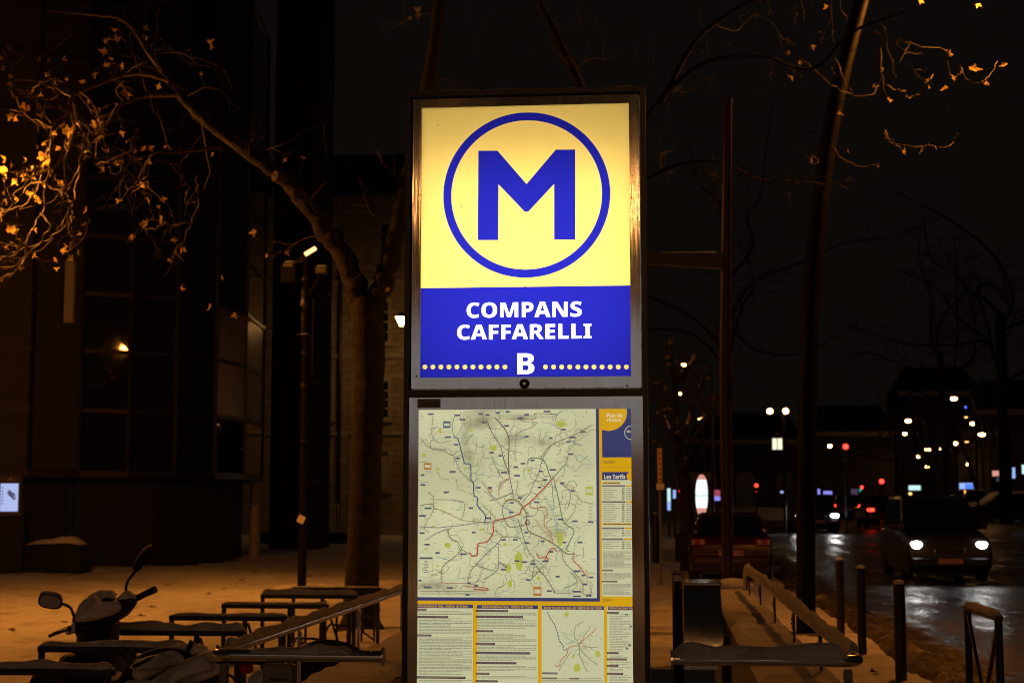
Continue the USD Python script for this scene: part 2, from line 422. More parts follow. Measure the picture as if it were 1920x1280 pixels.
pv.add(grid(ST['x1'] + .02, 2.36, 4, 48, .12, .12, snow_z))
pv.add(grid(ST['x0'] - .02, ST['x1'] + .02, 4, 6.78, .3, .3, snow_z))
pv.build('snowy_pavement', 'snow', smooth=True, kind='structure')
fv = MB()
flat_z = lambda X, Y: rise(X, Y) - .02 + .03 * (n2(X, Y, .4, 3) - .5)
fv.add(grid(-130, -16, -60, 170, 3, 3, flat_z)); fv.add(grid(-16, 2.36, 48, 170, .9, 1.2, flat_z)); fv.add(grid(-16, 2.36, -60, 4, 1, 1, flat_z))
fv.build('far_snowy_ground', 'snow', smooth=True, kind='structure')
def road_z(X, Y):
    k = np.clip((X - 2.6) / 1.2, 0, 1)
    tr = .018 * (n2(X * 3.4, Y * .55, 1.0, 11) - .5) + .020 * (n2(X * 6, Y * 2, 1.0, 12, 3) - .5)
    return -.10 + tr * k + rise(X, Y)
rd = MB(); rd.add(grid(2.3, 13, 6, 40, .07, .12, road_z)); rd.add(grid(2.3, 13, 40, 92, .4, .6, road_z)); rd.add(grid(13, 60, 6, 92, 1.2, 1.2, road_z)); rd.add(grid(2.3, 60, -60, 6, 1.5, 1.5, road_z)); rd.add(grid(2.3, 60, 92, 170, 2, 2, road_z))
rd.build('road', 'wet_road', smooth=True, kind='structure')
def bank_z(X, Y):
    s = np.clip((X - 2.22) / .25, 0, 1) * np.clip((3.75 - X) / .95, 0, 1)
    lump = n2(X, Y, 3.1, 21, 5); ridge = np.clip(1 - np.abs(X - 2.62 - .12 * (n2(X, Y, .7, 4) - .5)) / .42, 0, 1)
    return rise(X, Y) - .125 + s * (.05 + .26 * np.clip(lump - .40, 0, 1)) + .11 * ridge * (.3 + lump)
part('slush_bank', grid(2.24, 3.9, 8, 48, .045, .07, bank_z), 'slush', smooth=True, kind='stuff', label='ridge of dirty slush ploughed against the pavement edge', cat='slush')
# the snowed traffic island far down the road, and the opposite pavement
def island_z(X, Y):
    a = onY(1430, 930, 96)[0]
    q = ((X - a) / 4.6) ** 2 + ((Y - 96) / 7) ** 2
    return rise(X, Y) - .2 + .78 * np.clip(1 - q, 0, 1) ** .6 + .05 * (n2(X, Y, .9, 2) - .5)
part('snow_mound', grid(onY(1430, 930, 96)[0] - 5, onY(1430, 930, 96)[0] + 5, 88, 104, .3, .4, island_z), 'snow', smooth=True, kind='structure')
part('far_pavement', grid(9, 60, 97, 170, 1.5, 1.5, lambda X, Y: rise(X, Y) + .06 + .06 * (n2(X, Y, .4, 6) - .5)), 'snow', smooth=True, kind='structure')

# ------------------------------------------------------------------ metro stairwell: parapets, steps
def parapet(x0, x1, y0, y1, top, label):
    t = thing('stairwell_parapet', label, 'parapet', ((x0 + x1) / 2, (y0 + y1) / 2, 0))
    b = MB().box(((x0 + x1) / 2, (y0 + y1) / 2, (top - 3.4) / 2 - .02), (x1 - x0, y1 - y0, top + 3.4 - .04), .01); b.build('wall', 'concrete', t, True)
    def z(X, Y):
        e = np.minimum(np.minimum(X - x0, x1 - X), np.minimum(Y - y0, y1 - Y))
        return top - .03 + .055 * np.clip(e / .05, 0, 1) ** .5 + .05 * (n2(X, Y, 3.2, 31) - .5) + .03 * (n2(X, Y, 11, 32, 3) - .5)
    part('snow_cover', grid(x0 - .006, x1 + .006, y0, y1, .03, .06, z), 'snow', t, True, smooth=True)
    return t
parapet(.50, .90, 6.60, 15.9, .70, 'low concrete stairwell wall with thick snow on top, right of the totem')
parapet(-2.02, -1.58, 6.60, 15.9, .60, 'low snow-covered stairwell wall behind the bike racks, left of the totem')
b = MB().box((-.54, 6.78, -1.4), (2.06, .30, 3.9), .01)
t = thing('stairwell_end_wall', 'dark end wall of the stairwell just behind the totem', 'wall', (-.54, 6.78, 0)); b.build('wall', 'concrete', t, True)
part('snow_cover', grid(-1.57, .49, 6.65, 6.92, .04, .04, lambda X, Y: .56 + .03 * n2(X, Y, 4, 3)), 'snow', t, True, smooth=True)
t = thing('metro_stairs', 'wet granite steps leading down under the totem', 'stairs', (-.54, 15.5, 0))
for k in range(20):
    y1 = 15.5 - .32 * k
    b = MB().box((-.85, y1 - .16, -.16 * (k + 1) - .3), (1.44, .32, .6), .012); b.build('step', 'granite_step', t, True)
MB().box((-.54, 11.2, -3.6), (2.1, 8.8, .1)).build('landing', 'granite_step', t, True)

# ------------------------------------------------------------------ the metro totem
YT = 6.40
def T(px, py):
    p = onY(px, py, YT); return p[0], p[2]
def R(x0, y0, x1, y1):
    a, b = T(x0, y1), T(x1, y0); return sbox(a[0], a[1], b[0], b[1])
L0, R0, TOP = -1.069, -.052, 3.338
tot = thing('metro_totem', 'tall backlit yellow and blue metro sign COMPANS CAFFARELLI above a lit network map', 'metro sign', ((L0 + R0) / 2, YT, 0))
YB = YT + .30
# housing: side posts, top cap, back; hollow so that the tubes light the film from inside
hz = MB(); hz.add(slab(frame_poly(L0, 0, R0, TOP, .020, .020, .020, .10), YT - .012, YB).get()); hz.build('outer_frame', 'dark_steel', tot, True)
b = MB().box(((L0 + R0) / 2, YB + .004, TOP / 2), (R0 - L0 - .002, .01, TOP - .004)); b.build('back_panel', 'dark_steel', tot, True)
snc = snow_cap([(L0 + .01, YT + .13, TOP), (R0 - .01, YT + .13, TOP)], .26, .030, 5); part('snow_cap', snc, 'snow_clean', tot, True, smooth=60)
ux0, ux1 = L0 + .030, R0 - .026                      # upper door
uz0, uz1 = T(985, 727)[1], T(985, 182)[1]
px0, px1, pz0, pz1 = -1.001, -.120, T(985, 706.5)[1], T(985, 198.5)[1]
door = sbox(ux0, uz0, ux1, uz1).difference(sbox(px0, pz0, px1, pz1))
part('upper_door_frame', slab(door, YT - .004, YT + .018), 'brushed_steel', tot, True)
lz1 = T(985, 744)[1]
ox0, ox1, oz0, oz1 = -1.007, -.121, .62, T(985, 767)[1]
ldoor = sbox(ux0 - .008, .12, ux1 + .006, lz1).difference(sbox(ox0, oz0, ox1, oz1))
part('lower_door_frame', slab(ldoor, YT - .004, YT + .018), 'brushed_steel', tot, True)
part('door_gap_rail', slab(sbox(L0 + .02, lz1 + .008, R0 - .02, uz0 - .008), YT - .010, YT + .016), 'black_paint', tot, True)
# film
M = Polygon([(740 + a / 3.84, 150 + c / 3.84) for a, c in [(600, 506), (738, 505), (948, 746), (1159, 498), (1298, 497), (1298, 1146), (1147, 1146), (1147, 745), (960, 946), (935, 946), (746, 748), (742, 1150), (597, 1150)]])
Mw = Polygon([T(*q) for q in M.exterior.coords])
U_ = T(1, 0)[0] - T(0, 0)[0]
cx, cz = T(986.5, 364); ro = (T(1143.2, 364)[0] - T(829.8, 364)[0]) / 2; ri = (T(1128, 364)[0] - T(845, 364)[0]) / 2
ring = Point(cx, cz).buffer(ro, 96).difference(Point(cx, cz).buffer(ri, 96))
split = T(985, 537)[1]
lay = YT + .010
yel = sbox(px0 - .01, split, px1 + .01, pz1 + .01)
part('yellow_film', flat(yel.difference(ring).difference(Mw), lay), 'film_yellow', tot, True)
part('ring_emblem', flat(ring, lay), 'film_blue', tot, True)
part('letter_m_emblem', flat(Mw, lay), 'film_blue', tot, True)
def tbox(x0, y0, x1, y1):
    a, c = T(x0, y1), T(x1, y0); return a[0], a[1], c[0], c[1]
w1 = fit(textpoly('COMPANS'), *tbox(874.5, 564, 1090.5, 595.5))
w2 = fit(textpoly('CAFFARELLI'), *tbox(856.5, 605.5, 1109, 636.5))
w3 = fit(textpoly('B'), *tbox(969, 661.5, 1001.5, 701))
dots = []
for x0, x1 in ((796, 946.3), (1022.5, 1174.3)):
    for k in range(11):
        dots.append(Point(*T(x0 + (x1 - x0) * k / 10, 687.3)).buffer(T(4.1, 0)[0] - T(0, 0)[0], 12))
bl = sbox(px0 - .01, pz0 - .01, px1 + .01, split).difference(w1).difference(w2).difference(w3).difference(union_all(dots))
part('blue_film', flat(bl, lay), 'film_blue', tot, True)
for w in (w1, w2): part('station_name', flat(w, lay), 'film_white', tot, True)
part('line_letter', flat(w3, lay), 'film_white', tot, True)
for d in dots: part('dot', flat(d, lay), 'film_yellow', tot, True)
# inside of the light box and its tubes
ib = MB()
for q in (((ux0 + ux1) / 2, YB - .02, (uz0 + uz1) / 2, ux1 - ux0, .01, uz1 - uz0), (ux0 + .0, (lay + YB) / 2, (uz0 + uz1) / 2, .008, YB - lay - .02, uz1 - uz0), (ux1, (lay + YB) / 2, (uz0 + uz1) / 2, .008, YB - lay - .02, uz1 - uz0),
          ((ux0 + ux1) / 2, (lay + YB) / 2, uz0, ux1 - ux0, YB - lay - .02, .008), ((ux0 + ux1) / 2, (lay + YB) / 2, uz1, ux1 - ux0, YB - lay - .02, .008)):
    ib.box(q[:3], q[3:])
ib.build('light_box_lining', 'lamp_box', tot, True)
for k in range(5):
    x = px0 + (px1 - px0) * (k + .5) / 5
    part('lamp_tube', tube([(x, lay + .16, pz0 + .03), (x, lay + .16, pz1 - .24)], .019, 10), 'tube_light', tot, True, smooth=40)
for sx, sy, r_ in ((820.5, 233.5, 1.1), (864.5, 386.5, 1.2), (932, 243, .7), (1010, 399, .7), (1006, 409, .6), (985, 537, 1.0), (842, 590, .8), (862, 697, .9), (1168, 687, .7), (830, 700, .8), (1077, 637, .7), (948, 492, .6)):
    part('speck', flat(Point(*T(sx, sy)).buffer(r_ * U_, 3), lay - .001), 'ink', tot, True)
# lock, screws, specks
kx, kz = T(983.5, 719)
part('lock', MB().add((lambda m: (np.array(m[0])[:, [0, 2, 1]] * [1, -1, 1] + [kx, YT - .004, kz], np.array(m[1])))(lathe([(.0005, 0), (.021, 0), (.021, .004), (.017, .010), (.012, .011), (.011, .006), (.0005, .006)], 24))), 'dark_steel', tot, True, smooth=30)
part('lock_core', MB().add((lambda m: (np.array(m[0])[:, [0, 2, 1]] * [1, -1, 1] + [kx, YT - .0115, kz], np.array(m[1])))(lathe([(.0003, 0), (.006, 0), (.0055, .002), (.0003, .002)], 12))), 'bright_steel', tot, True)
for sx, sz in ((781, 705), (1176, 723), (788, 366), (1183, 373), (788, 380), (771, 355)):
    x, z = T(sx, sz)
    part('screw', (lambda m: (np.array(m[0])[:, [0, 2, 1]] * [1, -1, 1] + [x, YT - .004, z], np.array(m[1])))(lathe([(.0003, 0), (.0042, 0), (.0036, .003), (.0003, .0035)], 10)), 'ink' if sz > 600 else 'bright_steel', tot, True)
# inventory plate
pl = part('inventory_plate', slab(R(783, 747.5, 826, 764.5), YT - .008, YT - .005), 'plate_grey', tot, True)
part('plate_lettering', flat(fit(textpoly('CCA-501 TBT', 600), *tbox(785.5, 753, 823, 761)), YT - .0092), 'ink', pl, True)
# ---- the map case
yb = YT + .016
def lay_y(k): return yb - .0006 * k
part('poster_backing', flat(sbox(ox0 - .01, oz0 - .01, ox1 + .01, oz1 + .01), lay_y(0)), 'yellow_glow', tot, True)
def clip(p): return p.intersection(sbox(ox0, oz0, ox1, oz1))
def sheet(name, x0, y0, x1, y1, m, k, **kw): return part(name, flat(clip(R(x0, y0, x1, y1)), lay_y(k)), m, tot, True, **kw)
sheet('map_border', 778, 760, 1122.5, 1125.5, 'blue_glow', 1)
# paper with soot smudges from the lamps behind it
sm = [(905, 786, 26, 13), (888, 795, 12, 9), (978, 783, 14, 5), (1018, 829, 17, 7), (872, 820, 7, 20), (880, 858, 7, 12), (815, 1098, 30, 10), (965, 822, 26, 9), (1045, 1000, 14, 8)]
nodes = {'g': ('geometry', {}), 'n': ('noise_texture', {'scale': 38.0, 'detail': 4.0}), 'e': ('emission', {'strength': .95}),
         'fib': ('noise_texture', {'scale': 3.5, 'detail': 5.0}), 'fr': ('rgb_ramp', {'ramp': [(.3, (.52, .51, .29)), (.7, (.69, .67, .40))]})}
links = [('g.position', 'n.vector'), ('g.position', 'fib.vector'), ('fib.fac', 'fr.fac')]
prev = 'fr.color'
for i, (sx, sy, rx, ry) in enumerate(sm):
    x, z = T(sx, sy); u = T(1, 0)[0] - T(0, 0)[0]
    nodes['mp%d' % i] = ('mapping', {'mapping_type': 'texture', 'location': (x, lay_y(2), z), 'scale': (rx * u * 1.6, 1, ry * u * 1.6)})
    nodes['gr%d' % i] = ('gradient_texture', {'gradient_type': 'spherical'})
    nodes['mu%d' % i] = ('math', {'math_type': 'multiply'})
    nodes['mx%d' % i] = ('mix', {'mix_type': 'mix', 'color2': (.10, .085, .045)})
    links += [('g.position', 'mp%d.vector' % i), ('mp%d.vector' % i, 'gr%d.vector' % i), ('gr%d.fac' % i, 'mu%d.value1' % i), ('n.fac', 'mu%d.value2' % i), ('mu%d.value' % i, 'mx%d.fac' % i), (prev, 'mx%d.color1' % i)]
    prev = 'mx%d.color' % i
links += [(prev, 'e.color')]
MAT['map_paper'] = usdkit.material(stage, '/World/Looks/map_paper', nodes, links, surface='e.emission')
sheet('map_sheet', 778, 760, 1117, 1119, 'map_paper', 2)
rng = np.random.default_rng(7)
def C3(q): return [T(740 + a / 3.368, 740 + c / 3.368) for a, c in q]
U = T(1, 0)[0] - T(0, 0)[0]                          # one photograph pixel in metres on the totem
mapbox = R(784, 768, 1116, 1117)
LINES = [('navy', 1.5, [(370, 270), (395, 275), (420, 360), (440, 430), (475, 440), (480, 530), (495, 560), (498, 630), (520, 650), (522, 700), (570, 760), (562, 815)]),
 ('plum', 1.0, [(575, 150), (620, 250), (668, 330), (690, 420), (715, 480), (740, 600), (750, 660)]), ('plum', 1.2, [(630, 140), (690, 210), (718, 270), (720, 340), (716, 410), (722, 500)]),
 ('pink', .8, [(862, 150), (862, 200), (775, 245), (758, 340), (760, 420)]), ('slate', .9, [(985, 320), (935, 400), (905, 500), (875, 560), (850, 620), (805, 680)]),
 ('brown', 1.0, [(920, 400), (970, 330), (1040, 290), (1110, 262), (1190, 222), (1235, 190)]), ('pine', 1.2, [(838, 440), (850, 400), (920, 402), (950, 430), (968, 480), (990, 540)]),
 ('red', 1.7, [(1000, 522), (940, 590), (860, 670), (800, 720), (785, 752), (700, 778), (625, 802), (622, 860), (600, 905), (575, 930), (525, 942), (518, 1008), (490, 1017), (465, 995)]),
 ('orange', 1.2, [(855, 672), (862, 715), (940, 706), (955, 720), (965, 752), (946, 770), (945, 825), (975, 860), (1000, 932)]), ('brown', 1.4, [(833, 740), (838, 850), (920, 898), (1000, 938), (1060, 985), (1095, 1005), (1135, 1000)]),
 ('red', 1.2, [(1135, 1000), (1125, 1040), (1165, 1085), (1200, 1130), (1220, 1152)]), ('pine', 1.1, [(1002, 520), (1015, 580), (1032, 650), (1060, 790), (1090, 825), (1132, 862), (1085, 968), (1100, 990)]),
 ('pine', .9, [(1002, 522), (1050, 465), (1085, 425), (1088, 385)]), ('slate', 1.1, [(690, 685), (715, 668), (750, 664), (782, 682), (810, 715), (832, 752)]), ('slate', 1.0, [(690, 685), (678, 740), (716, 828), (780, 830), (830, 815)]),
 ('ochre', 1.3, [(690, 668), (750, 655), (790, 680), (820, 720)]), ('brown', 1.1, [(600, 665), (660, 652), (742, 618)]), ('violet', 1.1, [(150, 832), (260, 838), (330, 832), (430, 822), (520, 806), (620, 800)]),
 ('brown', .9, [(155, 700), (200, 690), (236, 692), (245, 715)]), ('ochre', 1.0, [(240, 712), (330, 745), (425, 790), (520, 800), (600, 810)]), ('olive', 1.0, [(332, 845), (348, 905), (395, 930), (422, 975), (462, 1000)]),
 ('olive', 1.2, [(422, 972), (380, 1020), (305, 1080), (290, 1145), (300, 1190)]), ('slate', 1.0, [(800, 903), (685, 895), (655, 930), (580, 1000), (520, 1062), (480, 1110), (458, 1170)]), ('slate', .9, [(650, 935), (655, 1052), (640, 1112), (560, 1170)]),
 ('plum', .9, [(655, 1060), (698, 1075), (698, 1088), (708, 1088), (706, 1078)]), ('slate', .8, [(500, 1058), (545, 1085), (620, 1112)]), ('red', 1.4, [(890, 998), (915, 1030), (940, 1022), (968, 1035), (945, 1050), (972, 990), (1000, 965), (1020, 990)]),
 ('plum', 1.0, [(865, 1040), (900, 1090), (950, 1150), (985, 1205), (1010, 1250)]), ('slate', .9, [(1000, 938), (1050, 980), (1068, 1050), (1130, 1120), (1185, 1190), (1190, 1255), (1238, 1255), (1236, 1200)]),
 ('pine', .9, [(775, 785), (800, 860), (825, 940), (850, 1000), (880, 1040), (865, 1170)]), ('slate', .8, [(1008, 1225), (1008, 1250), (1120, 1252)]), ('pine', .9, [(1065, 1225), (1150, 1180), (1110, 1120)]),
 ('red', .8, [(310, 1190), (440, 1190), (505, 1200), (505, 1225), (580, 1225)]), ('red', 1.3, [(440, 1210), (520, 1213), (580, 1222), (580, 1235), (500, 1228)]), ('brown', .6, [(160, 1240), (500, 1240)]), ('slate', .6, [(430, 105), (640, 100)]),
 ('red', .7, [(700, 150), (880, 152), (885, 118), (1008, 122)]), ('slate', .6, [(880, 116), (1010, 122), (1012, 160)]), ('teal', .8, [(700, 690), (760, 830), (780, 900)]), ('olive', .8, [(550, 690), (600, 740), (645, 795)]),
 ('slate', .8, [(375, 270), (360, 200), (380, 120)]), ('olive', .7, [(360, 290), (270, 300), (232, 250), (240, 130)]), ('brown', .8, [(155, 270), (220, 330), (300, 350), (360, 380), (400, 350)]),
 ('slate', .8, [(370, 380), (405, 470), (440, 510), (475, 545)]), ('olive', .8, [(840, 620), (800, 640), (770, 620), (775, 540)]), ('plum', .8, [(650, 600), (670, 570), (715, 530)]), ('red', .8, [(720, 525), (665, 560), (655, 640)]),
 ('brown', .7, [(630, 850), (690, 900), (700, 900)]), ('violet', .8, [(185, 920), (250, 880), (330, 845)]), ('olive', .7, [(1030, 690), (1135, 690), (1125, 750), (1070, 810)]), ('teal', .7, [(260, 1018), (330, 1040), (400, 1040)]),
 ('slate', .8, [(420, 790), (440, 690), (380, 665), (240, 660)]), ('olive', .8, [(205, 610), (240, 650), (235, 740), (185, 830), (210, 870)]), ('pine', .8, [(990, 545), (998, 640), (1005, 715), (980, 725)]), ('ochre', .7, [(1000, 530), (1120, 580), (1175, 665), (1250, 688)]),
 ('plum', .8, [(1055, 560), (1110, 620), (1090, 720)]), ('slate', .7, [(610, 380), (640, 460), (680, 530)]), ('slate', .8, [(545, 540), (600, 620), (625, 650)]), ('violet', .7, [(560, 600), (650, 680), (740, 740)]),
 ('orange', .8, [(880, 780), (935, 850), (985, 905)]), ('teal', .7, [(930, 620), (990, 720), (1020, 830), (1035, 930)]), ('olive', .9, [(870, 1150), (905, 1115), (930, 1080)]), ('slate', .7, [(820, 1130), (880, 1040), (960, 1100)])]
ticks, names = [], []
for col, w, q in LINES:
    pts = np.array(q, float); wig = smooth_path(np.column_stack([pts, np.zeros(len(pts))]), 5)[:, :2]
    ls = LineString(C3(wig)).buffer(max(w, .75) * .62 * U, 2, cap_style=2).intersection(mapbox)
    part('bus_line', flat(ls, lay_y(4)), 'line_' + col, tot, True)
    s = 0
    seg = np.linalg.norm(np.diff(wig, axis=0), axis=1); cum = np.concatenate([[0], np.cumsum(seg)])
    for d in np.arange(5, cum[-1], 11.0):
        i = min(np.searchsorted(cum, d), len(wig) - 1); a = wig[i]; sd = rng.choice([-1, 1]); ln = rng.uniform(6, 22)
        names.append(R(740 + (a[0] + 4 * sd) / 3.368, 740 + (a[1] - .9) / 3.368, 740 + (a[0] + 4 + ln) / 3.368, 740 + (a[1] + .9) / 3.368) if sd > 0 else R(740 + (a[0] - 4 - ln) / 3.368, 740 + (a[1] - .9) / 3.368, 740 + (a[0] - 4) / 3.368, 740 + (a[1] + .9) / 3.368))
# minor lines
for k in range(170):
    a = np.array([rng.uniform(170, 1240), rng.uniform(120, 1240)]); g = [a]; th = rng.uniform(0, 6.28)
    for j in range(rng.integers(4, 9)):
        th += rng.normal(0, .8); g.append(g[-1] + rng.uniform(12, 30) * np.array([math.cos(th), math.sin(th)]))
    ls = LineString(C3(g)).buffer(.36 * U, 1, cap_style=2).intersection(mapbox)
    if not ls.is_empty: part('bus_line', flat(ls, lay_y(3)), 'line_' + rng.choice(['slate', 'olive', 'brown', 'violet', 'pink', 'slate', 'teal', 'pine']), tot, True)
for x0, x1, y, dy, dx in ((645, 880, 120, 30, 16), (430, 560, 112, 18, 10), (890, 1010, 128, 20, 14), (160, 300, 1190, 34, -16), (310, 560, 1232, 30, 18), (1010, 1120, 1228, 22, 12), (160, 500, 1250, 12, 8)):
    for x in np.arange(x0, x1, 9): names.append(LineString(C3([(x, y), (x + dx, y + dy)])).buffer(.22 * U, 1, cap_style=2))
for y in np.arange(690, 800, 9): names.append(R(740 + 1222 / 3.368, 740 + y / 3.368, 740 + 1248 / 3.368, 740 + (y + 1.8) / 3.368))
for k in range(420):
    x, y = rng.uniform(160, 1225), rng.uniform(110, 1245); names.append(R(740 + x / 3.368, 740 + y / 3.368, 740 + (x + rng.uniform(8, 26)) / 3.368, 740 + (y + 2) / 3.368))
part('stop_names', flat(union_all(names).intersection(mapbox), lay_y(5)), 'grey_ink_glow', tot, True, kind='stuff')
for q in [(285, 230), (480, 222), (620, 332), (1050, 186), (1190, 136), (845, 478), (332, 950), (785, 1050), (715, 1092), (725, 1190), (545, 850), (1040, 905), (1195, 352), (180, 380), (270, 470), (695, 945), (590, 1035), (905, 1158), (440, 460), (1140, 512), (268, 1080), (245, 832)]:
    big = {(785, 1050): 36, (1050, 186): 32, (620, 332): 30, (332, 950): 24, (715, 1092): 24, (1040, 905): 24, (725, 1190): 18}.get(q, rng.uniform(8, 16)); tall = {(785, 1050): 1.8, (285, 230): 2.6, (1040, 905): 2.2, (715, 1092): 1.4, (725, 1190): 1.6}.get(q, .8)
    pg = [(q[0] + big * rng.uniform(.6, 1.1) * math.cos(a), q[1] + big * tall * rng.uniform(.6, 1.1) * math.sin(a)) for a in np.linspace(0, 2 * PI, 10)[:-1]]
    part('park_patch', flat(Polygon(C3(pg)).buffer(0).intersection(mapbox), lay_y(3.4)), 'line_park', tot, True)
plates = [(225, 120, 38), (540, 118, 26), (585, 125, 26), (648, 112, 28), (712, 105, 26), (832, 124, 30), (960, 104, 40), (790, 146, 30), (563, 173, 28), (427, 155, 36), (393, 128, 34), (705, 194, 30), (832, 262, 26), (334, 266, 40), (385, 313, 28), (610, 364, 30), (665, 383, 24), (397, 398, 22), (363, 484, 40), (173, 505, 24), (175, 568, 30), (985, 272, 22), (1095, 296, 24), (1065, 218, 30), (1187, 233, 34), (1123, 268, 38), (1110, 373, 36), (868, 412, 28), (763, 455, 30), (770, 509, 38), (808, 433, 28), (690, 490, 40), (920, 482, 26), (998, 472, 40), (950, 535, 26), (1055, 558, 26), (600, 585, 28), (527, 585, 28), (323, 614, 34), (1123, 605, 26), (208, 715, 44), (480, 714, 28), (172, 763, 44), (590, 778, 34), (735, 740, 28), (738, 680, 24), (790, 650, 30), (895, 677, 36), (912, 583, 22), (170, 872, 34), (202, 945, 34), (497, 868, 24), (686, 915, 28), (760, 914, 30), (832, 934, 28), (830, 868, 24), (933, 924, 24), (1047, 785, 36), (1137, 797, 36), (1072, 931, 22), (1168, 931, 30), (1235, 802, 32), (430, 1005, 44), (950, 1050, 40), (987, 990, 24), (818, 1055, 36), (770, 1048, 30), (872, 1068, 28), (842, 1168, 26), (1150, 1113, 40), (1028, 1147, 26), (1190, 1140, 22), (1240, 1152, 28), (686, 1103, 32), (268, 997, 28), (155, 1172, 24), (205, 1215, 50), (345, 1218, 40), (457, 1262, 28), (467, 1187, 24), (513, 1203, 26), (975, 1238, 32), (1150, 1242, 52), (1200, 1195, 32), (1225, 1268, 34), (1150, 1272, 50)]
for x, y, w in plates:
    p = part('place_name_plate', flat(R(740 + (x - w / 2) / 3.368, 740 + (y - 5.5) / 3.368, 740 + (x + w / 2) / 3.368, 740 + (y + 5.5) / 3.368).intersection(mapbox), lay_y(6)), 'label_ink_glow', tot, True)
for x, y, w, h, c in ((205, 450, 48, 42, 'orange'), (600, 604, 22, 22, 'orange'), (900, 1240, 50, 58, 'orange'), (1228, 605, 46, 54, 'park'), (327, 187, 46, 42, 'navy')):
    part('legend_box', flat(R(740 + (x - w / 2) / 3.368, 740 + (y - h / 2) / 3.368, 740 + (x + w / 2) / 3.368, 740 + (y + h / 2) / 3.368), lay_y(6)), 'line_' + c, tot, True)
    part('legend_box', flat(R(740 + (x - w * .38) / 3.368, 740 + (y - h * .22) / 3.368, 740 + (x + w * .38) / 3.368, 740 + (y + h * .22) / 3.368), lay_y(7)), 'paper_glow', tot, True)
lg = frame_poly(*tbox(785, 740 + 1024 / 3.368, 740 + 238 / 3.368, 740 + 1152 / 3.368), .3 * U)
lx = [R(786, 740 + 1026 / 3.368, 740 + 236 / 3.368, 740 + 1036 / 3.368)] + [R(740 + (195 + rng.normal(0, 3) - 14) / 3.368, 740 + y / 3.368, 740 + (195 + rng.normal(0, 4) + 14) / 3.368, 740 + (y + 3) / 3.368) for y in range(1046, 1120, 10)]
part('map_legend', flat(union_all([lg] + lx), lay_y(6)), 'label_ink_glow', tot, True)
part('ring_junction', flat(Point(*C3([(837, 805)])[0]).buffer(4.2 * U).difference(Point(*C3([(837, 805)])[0]).buffer(2.6 * U)), lay_y(7)), 'line_plum', tot, True)
# right column
sheet('column_panel', 1128.8, 760, 1186, 857, 'blue_glow', 1)
part('yellow_disc', flat(clip(Point(*T(1140.5, 772)).buffer(31.5 * U, 40).intersection(R(1128.8, 760, 1186, 857))), lay_y(2)), 'yellow_glow', tot, True)
def words(text, x0, y0, x1, y1, m, k, wgt=600, name='lettering'):
    g = clip(fit(textpoly(text, wgt), *tbox(x0, y0, x1, y1)))
    return part(name, flat(g, lay_y(k)), m, tot, True)
words('Plan du', 1137.5, 773.5, 1166.5, 781.8, 'white_ink_glow', 3)
words('réseau', 1138, 783, 1164.5, 789.6, 'white_ink_glow', 3)
cc = Point(*T(1184, 810.5)); part('date_ring', flat(clip(cc.buffer(12 * U, 24).difference(cc.buffer(11.0 * U, 24))), lay_y(2)), 'paper_glow', tot, True)
words('Oct', 1175, 806, 1185, 810.5, 'white_ink_glow', 3)
words('tisséo', 1131, 861.5, 1152, 868.2, 'dark_ink_glow', 2, 400)
sheet('rule', 1128.8, 874.8, 1186, 875.2, 'dark_ink_glow', 2)
sheet('price_header', 1128.8, 884.2, 1186, 899.2, 'blue_glow', 1)
part('yellow_disc', flat(clip(Point(*T(1183, 892.5)).buffer(7.5 * U, 20)), lay_y(2)), 'yellow_glow', tot, True)
words('Les Tarifs', 1132.7, 888.6, 1172, 897.3, 'white_ink_glow', 3, 700)
sheet('price_sheet', 1128.8, 899.2, 1186, 1118, 'paper_glow', 1)
txt, txt2 = [], []
def textline(x0, x1, y, h=1.3, dark=False, fill=.9):
    x = x0
    while x < x1:
        w = min(rng.uniform(2, 9), x1 - x); (txt2 if dark else txt).append(R(x, y - h / 2, x + w, y + h / 2)); x += w + rng.uniform(.7, 1.4)
for yc in (555, 815): sheet('price_heading', 1130, 740 + (yc - 6) / 3.368, 1186 if yc > 600 else 1163, 740 + (yc + 6) / 3.368, 'yellow_glow', 2); textline(1131, 1184 if yc > 600 else 1162, 740 + yc / 3.368, 1.6, True)
def pill(x0, x1, yc, h=3.6, m='dark_ink_glow'):
    a = R(x0, yc - h / 2, x1, yc + h / 2); part('heading_bar', flat(clip(a), lay_y(2)), m, tot, True)
    ww = []; x = x0 + 1.6
    while x < x1 - 2.5:
        w = min(rng.uniform(2, 6), x1 - 2 - x); ww.append(R(x, yc - .75, x + w, yc + .55)); x += w + 1
    if ww: g = clip(union_all(ww)); (part('heading_words', flat(g, lay_y(3)), 'line_pink', tot, True) if not g.is_empty else 0)
for yc, x1 in ((574, 1172), (675, 1172), (842, 1170), (911, 1168)):
    pill(1129, x1, 740 + yc / 3.368, 3.0, 'label_ink_glow'); sheet('price_chip', x1 + 1.5, 740 + (yc - 5) / 3.368, 1186, 740 + (yc + 5) / 3.368, 'yellow_glow', 2)
for y0, y1, st in ((590, 668, 11.5), (688, 800, 13.5), (858, 900, 15), (928, 980, 13)):
    for y in np.arange(y0, y1, st):
        yy = 740 + y / 3.368; textline(1131, rng.uniform(1143, 1163), yy, 1.0); textline(1166, 1171, yy, 1.5, True); textline(1174, 1183, yy, 1.2)
for y0, y1 in ((990, 1092), (1125, 1168), (1195, 1262)):
    for y in np.arange(y0, y1, 7.2): textline(1131, rng.choice([1183, 1183, 1170, 1183]), 740 + y / 3.368, .9)
pill(1129, 1149, 740 + 1108 / 3.368, 2.6); pill(1129, 1157, 740 + 1178 / 3.368, 2.6)
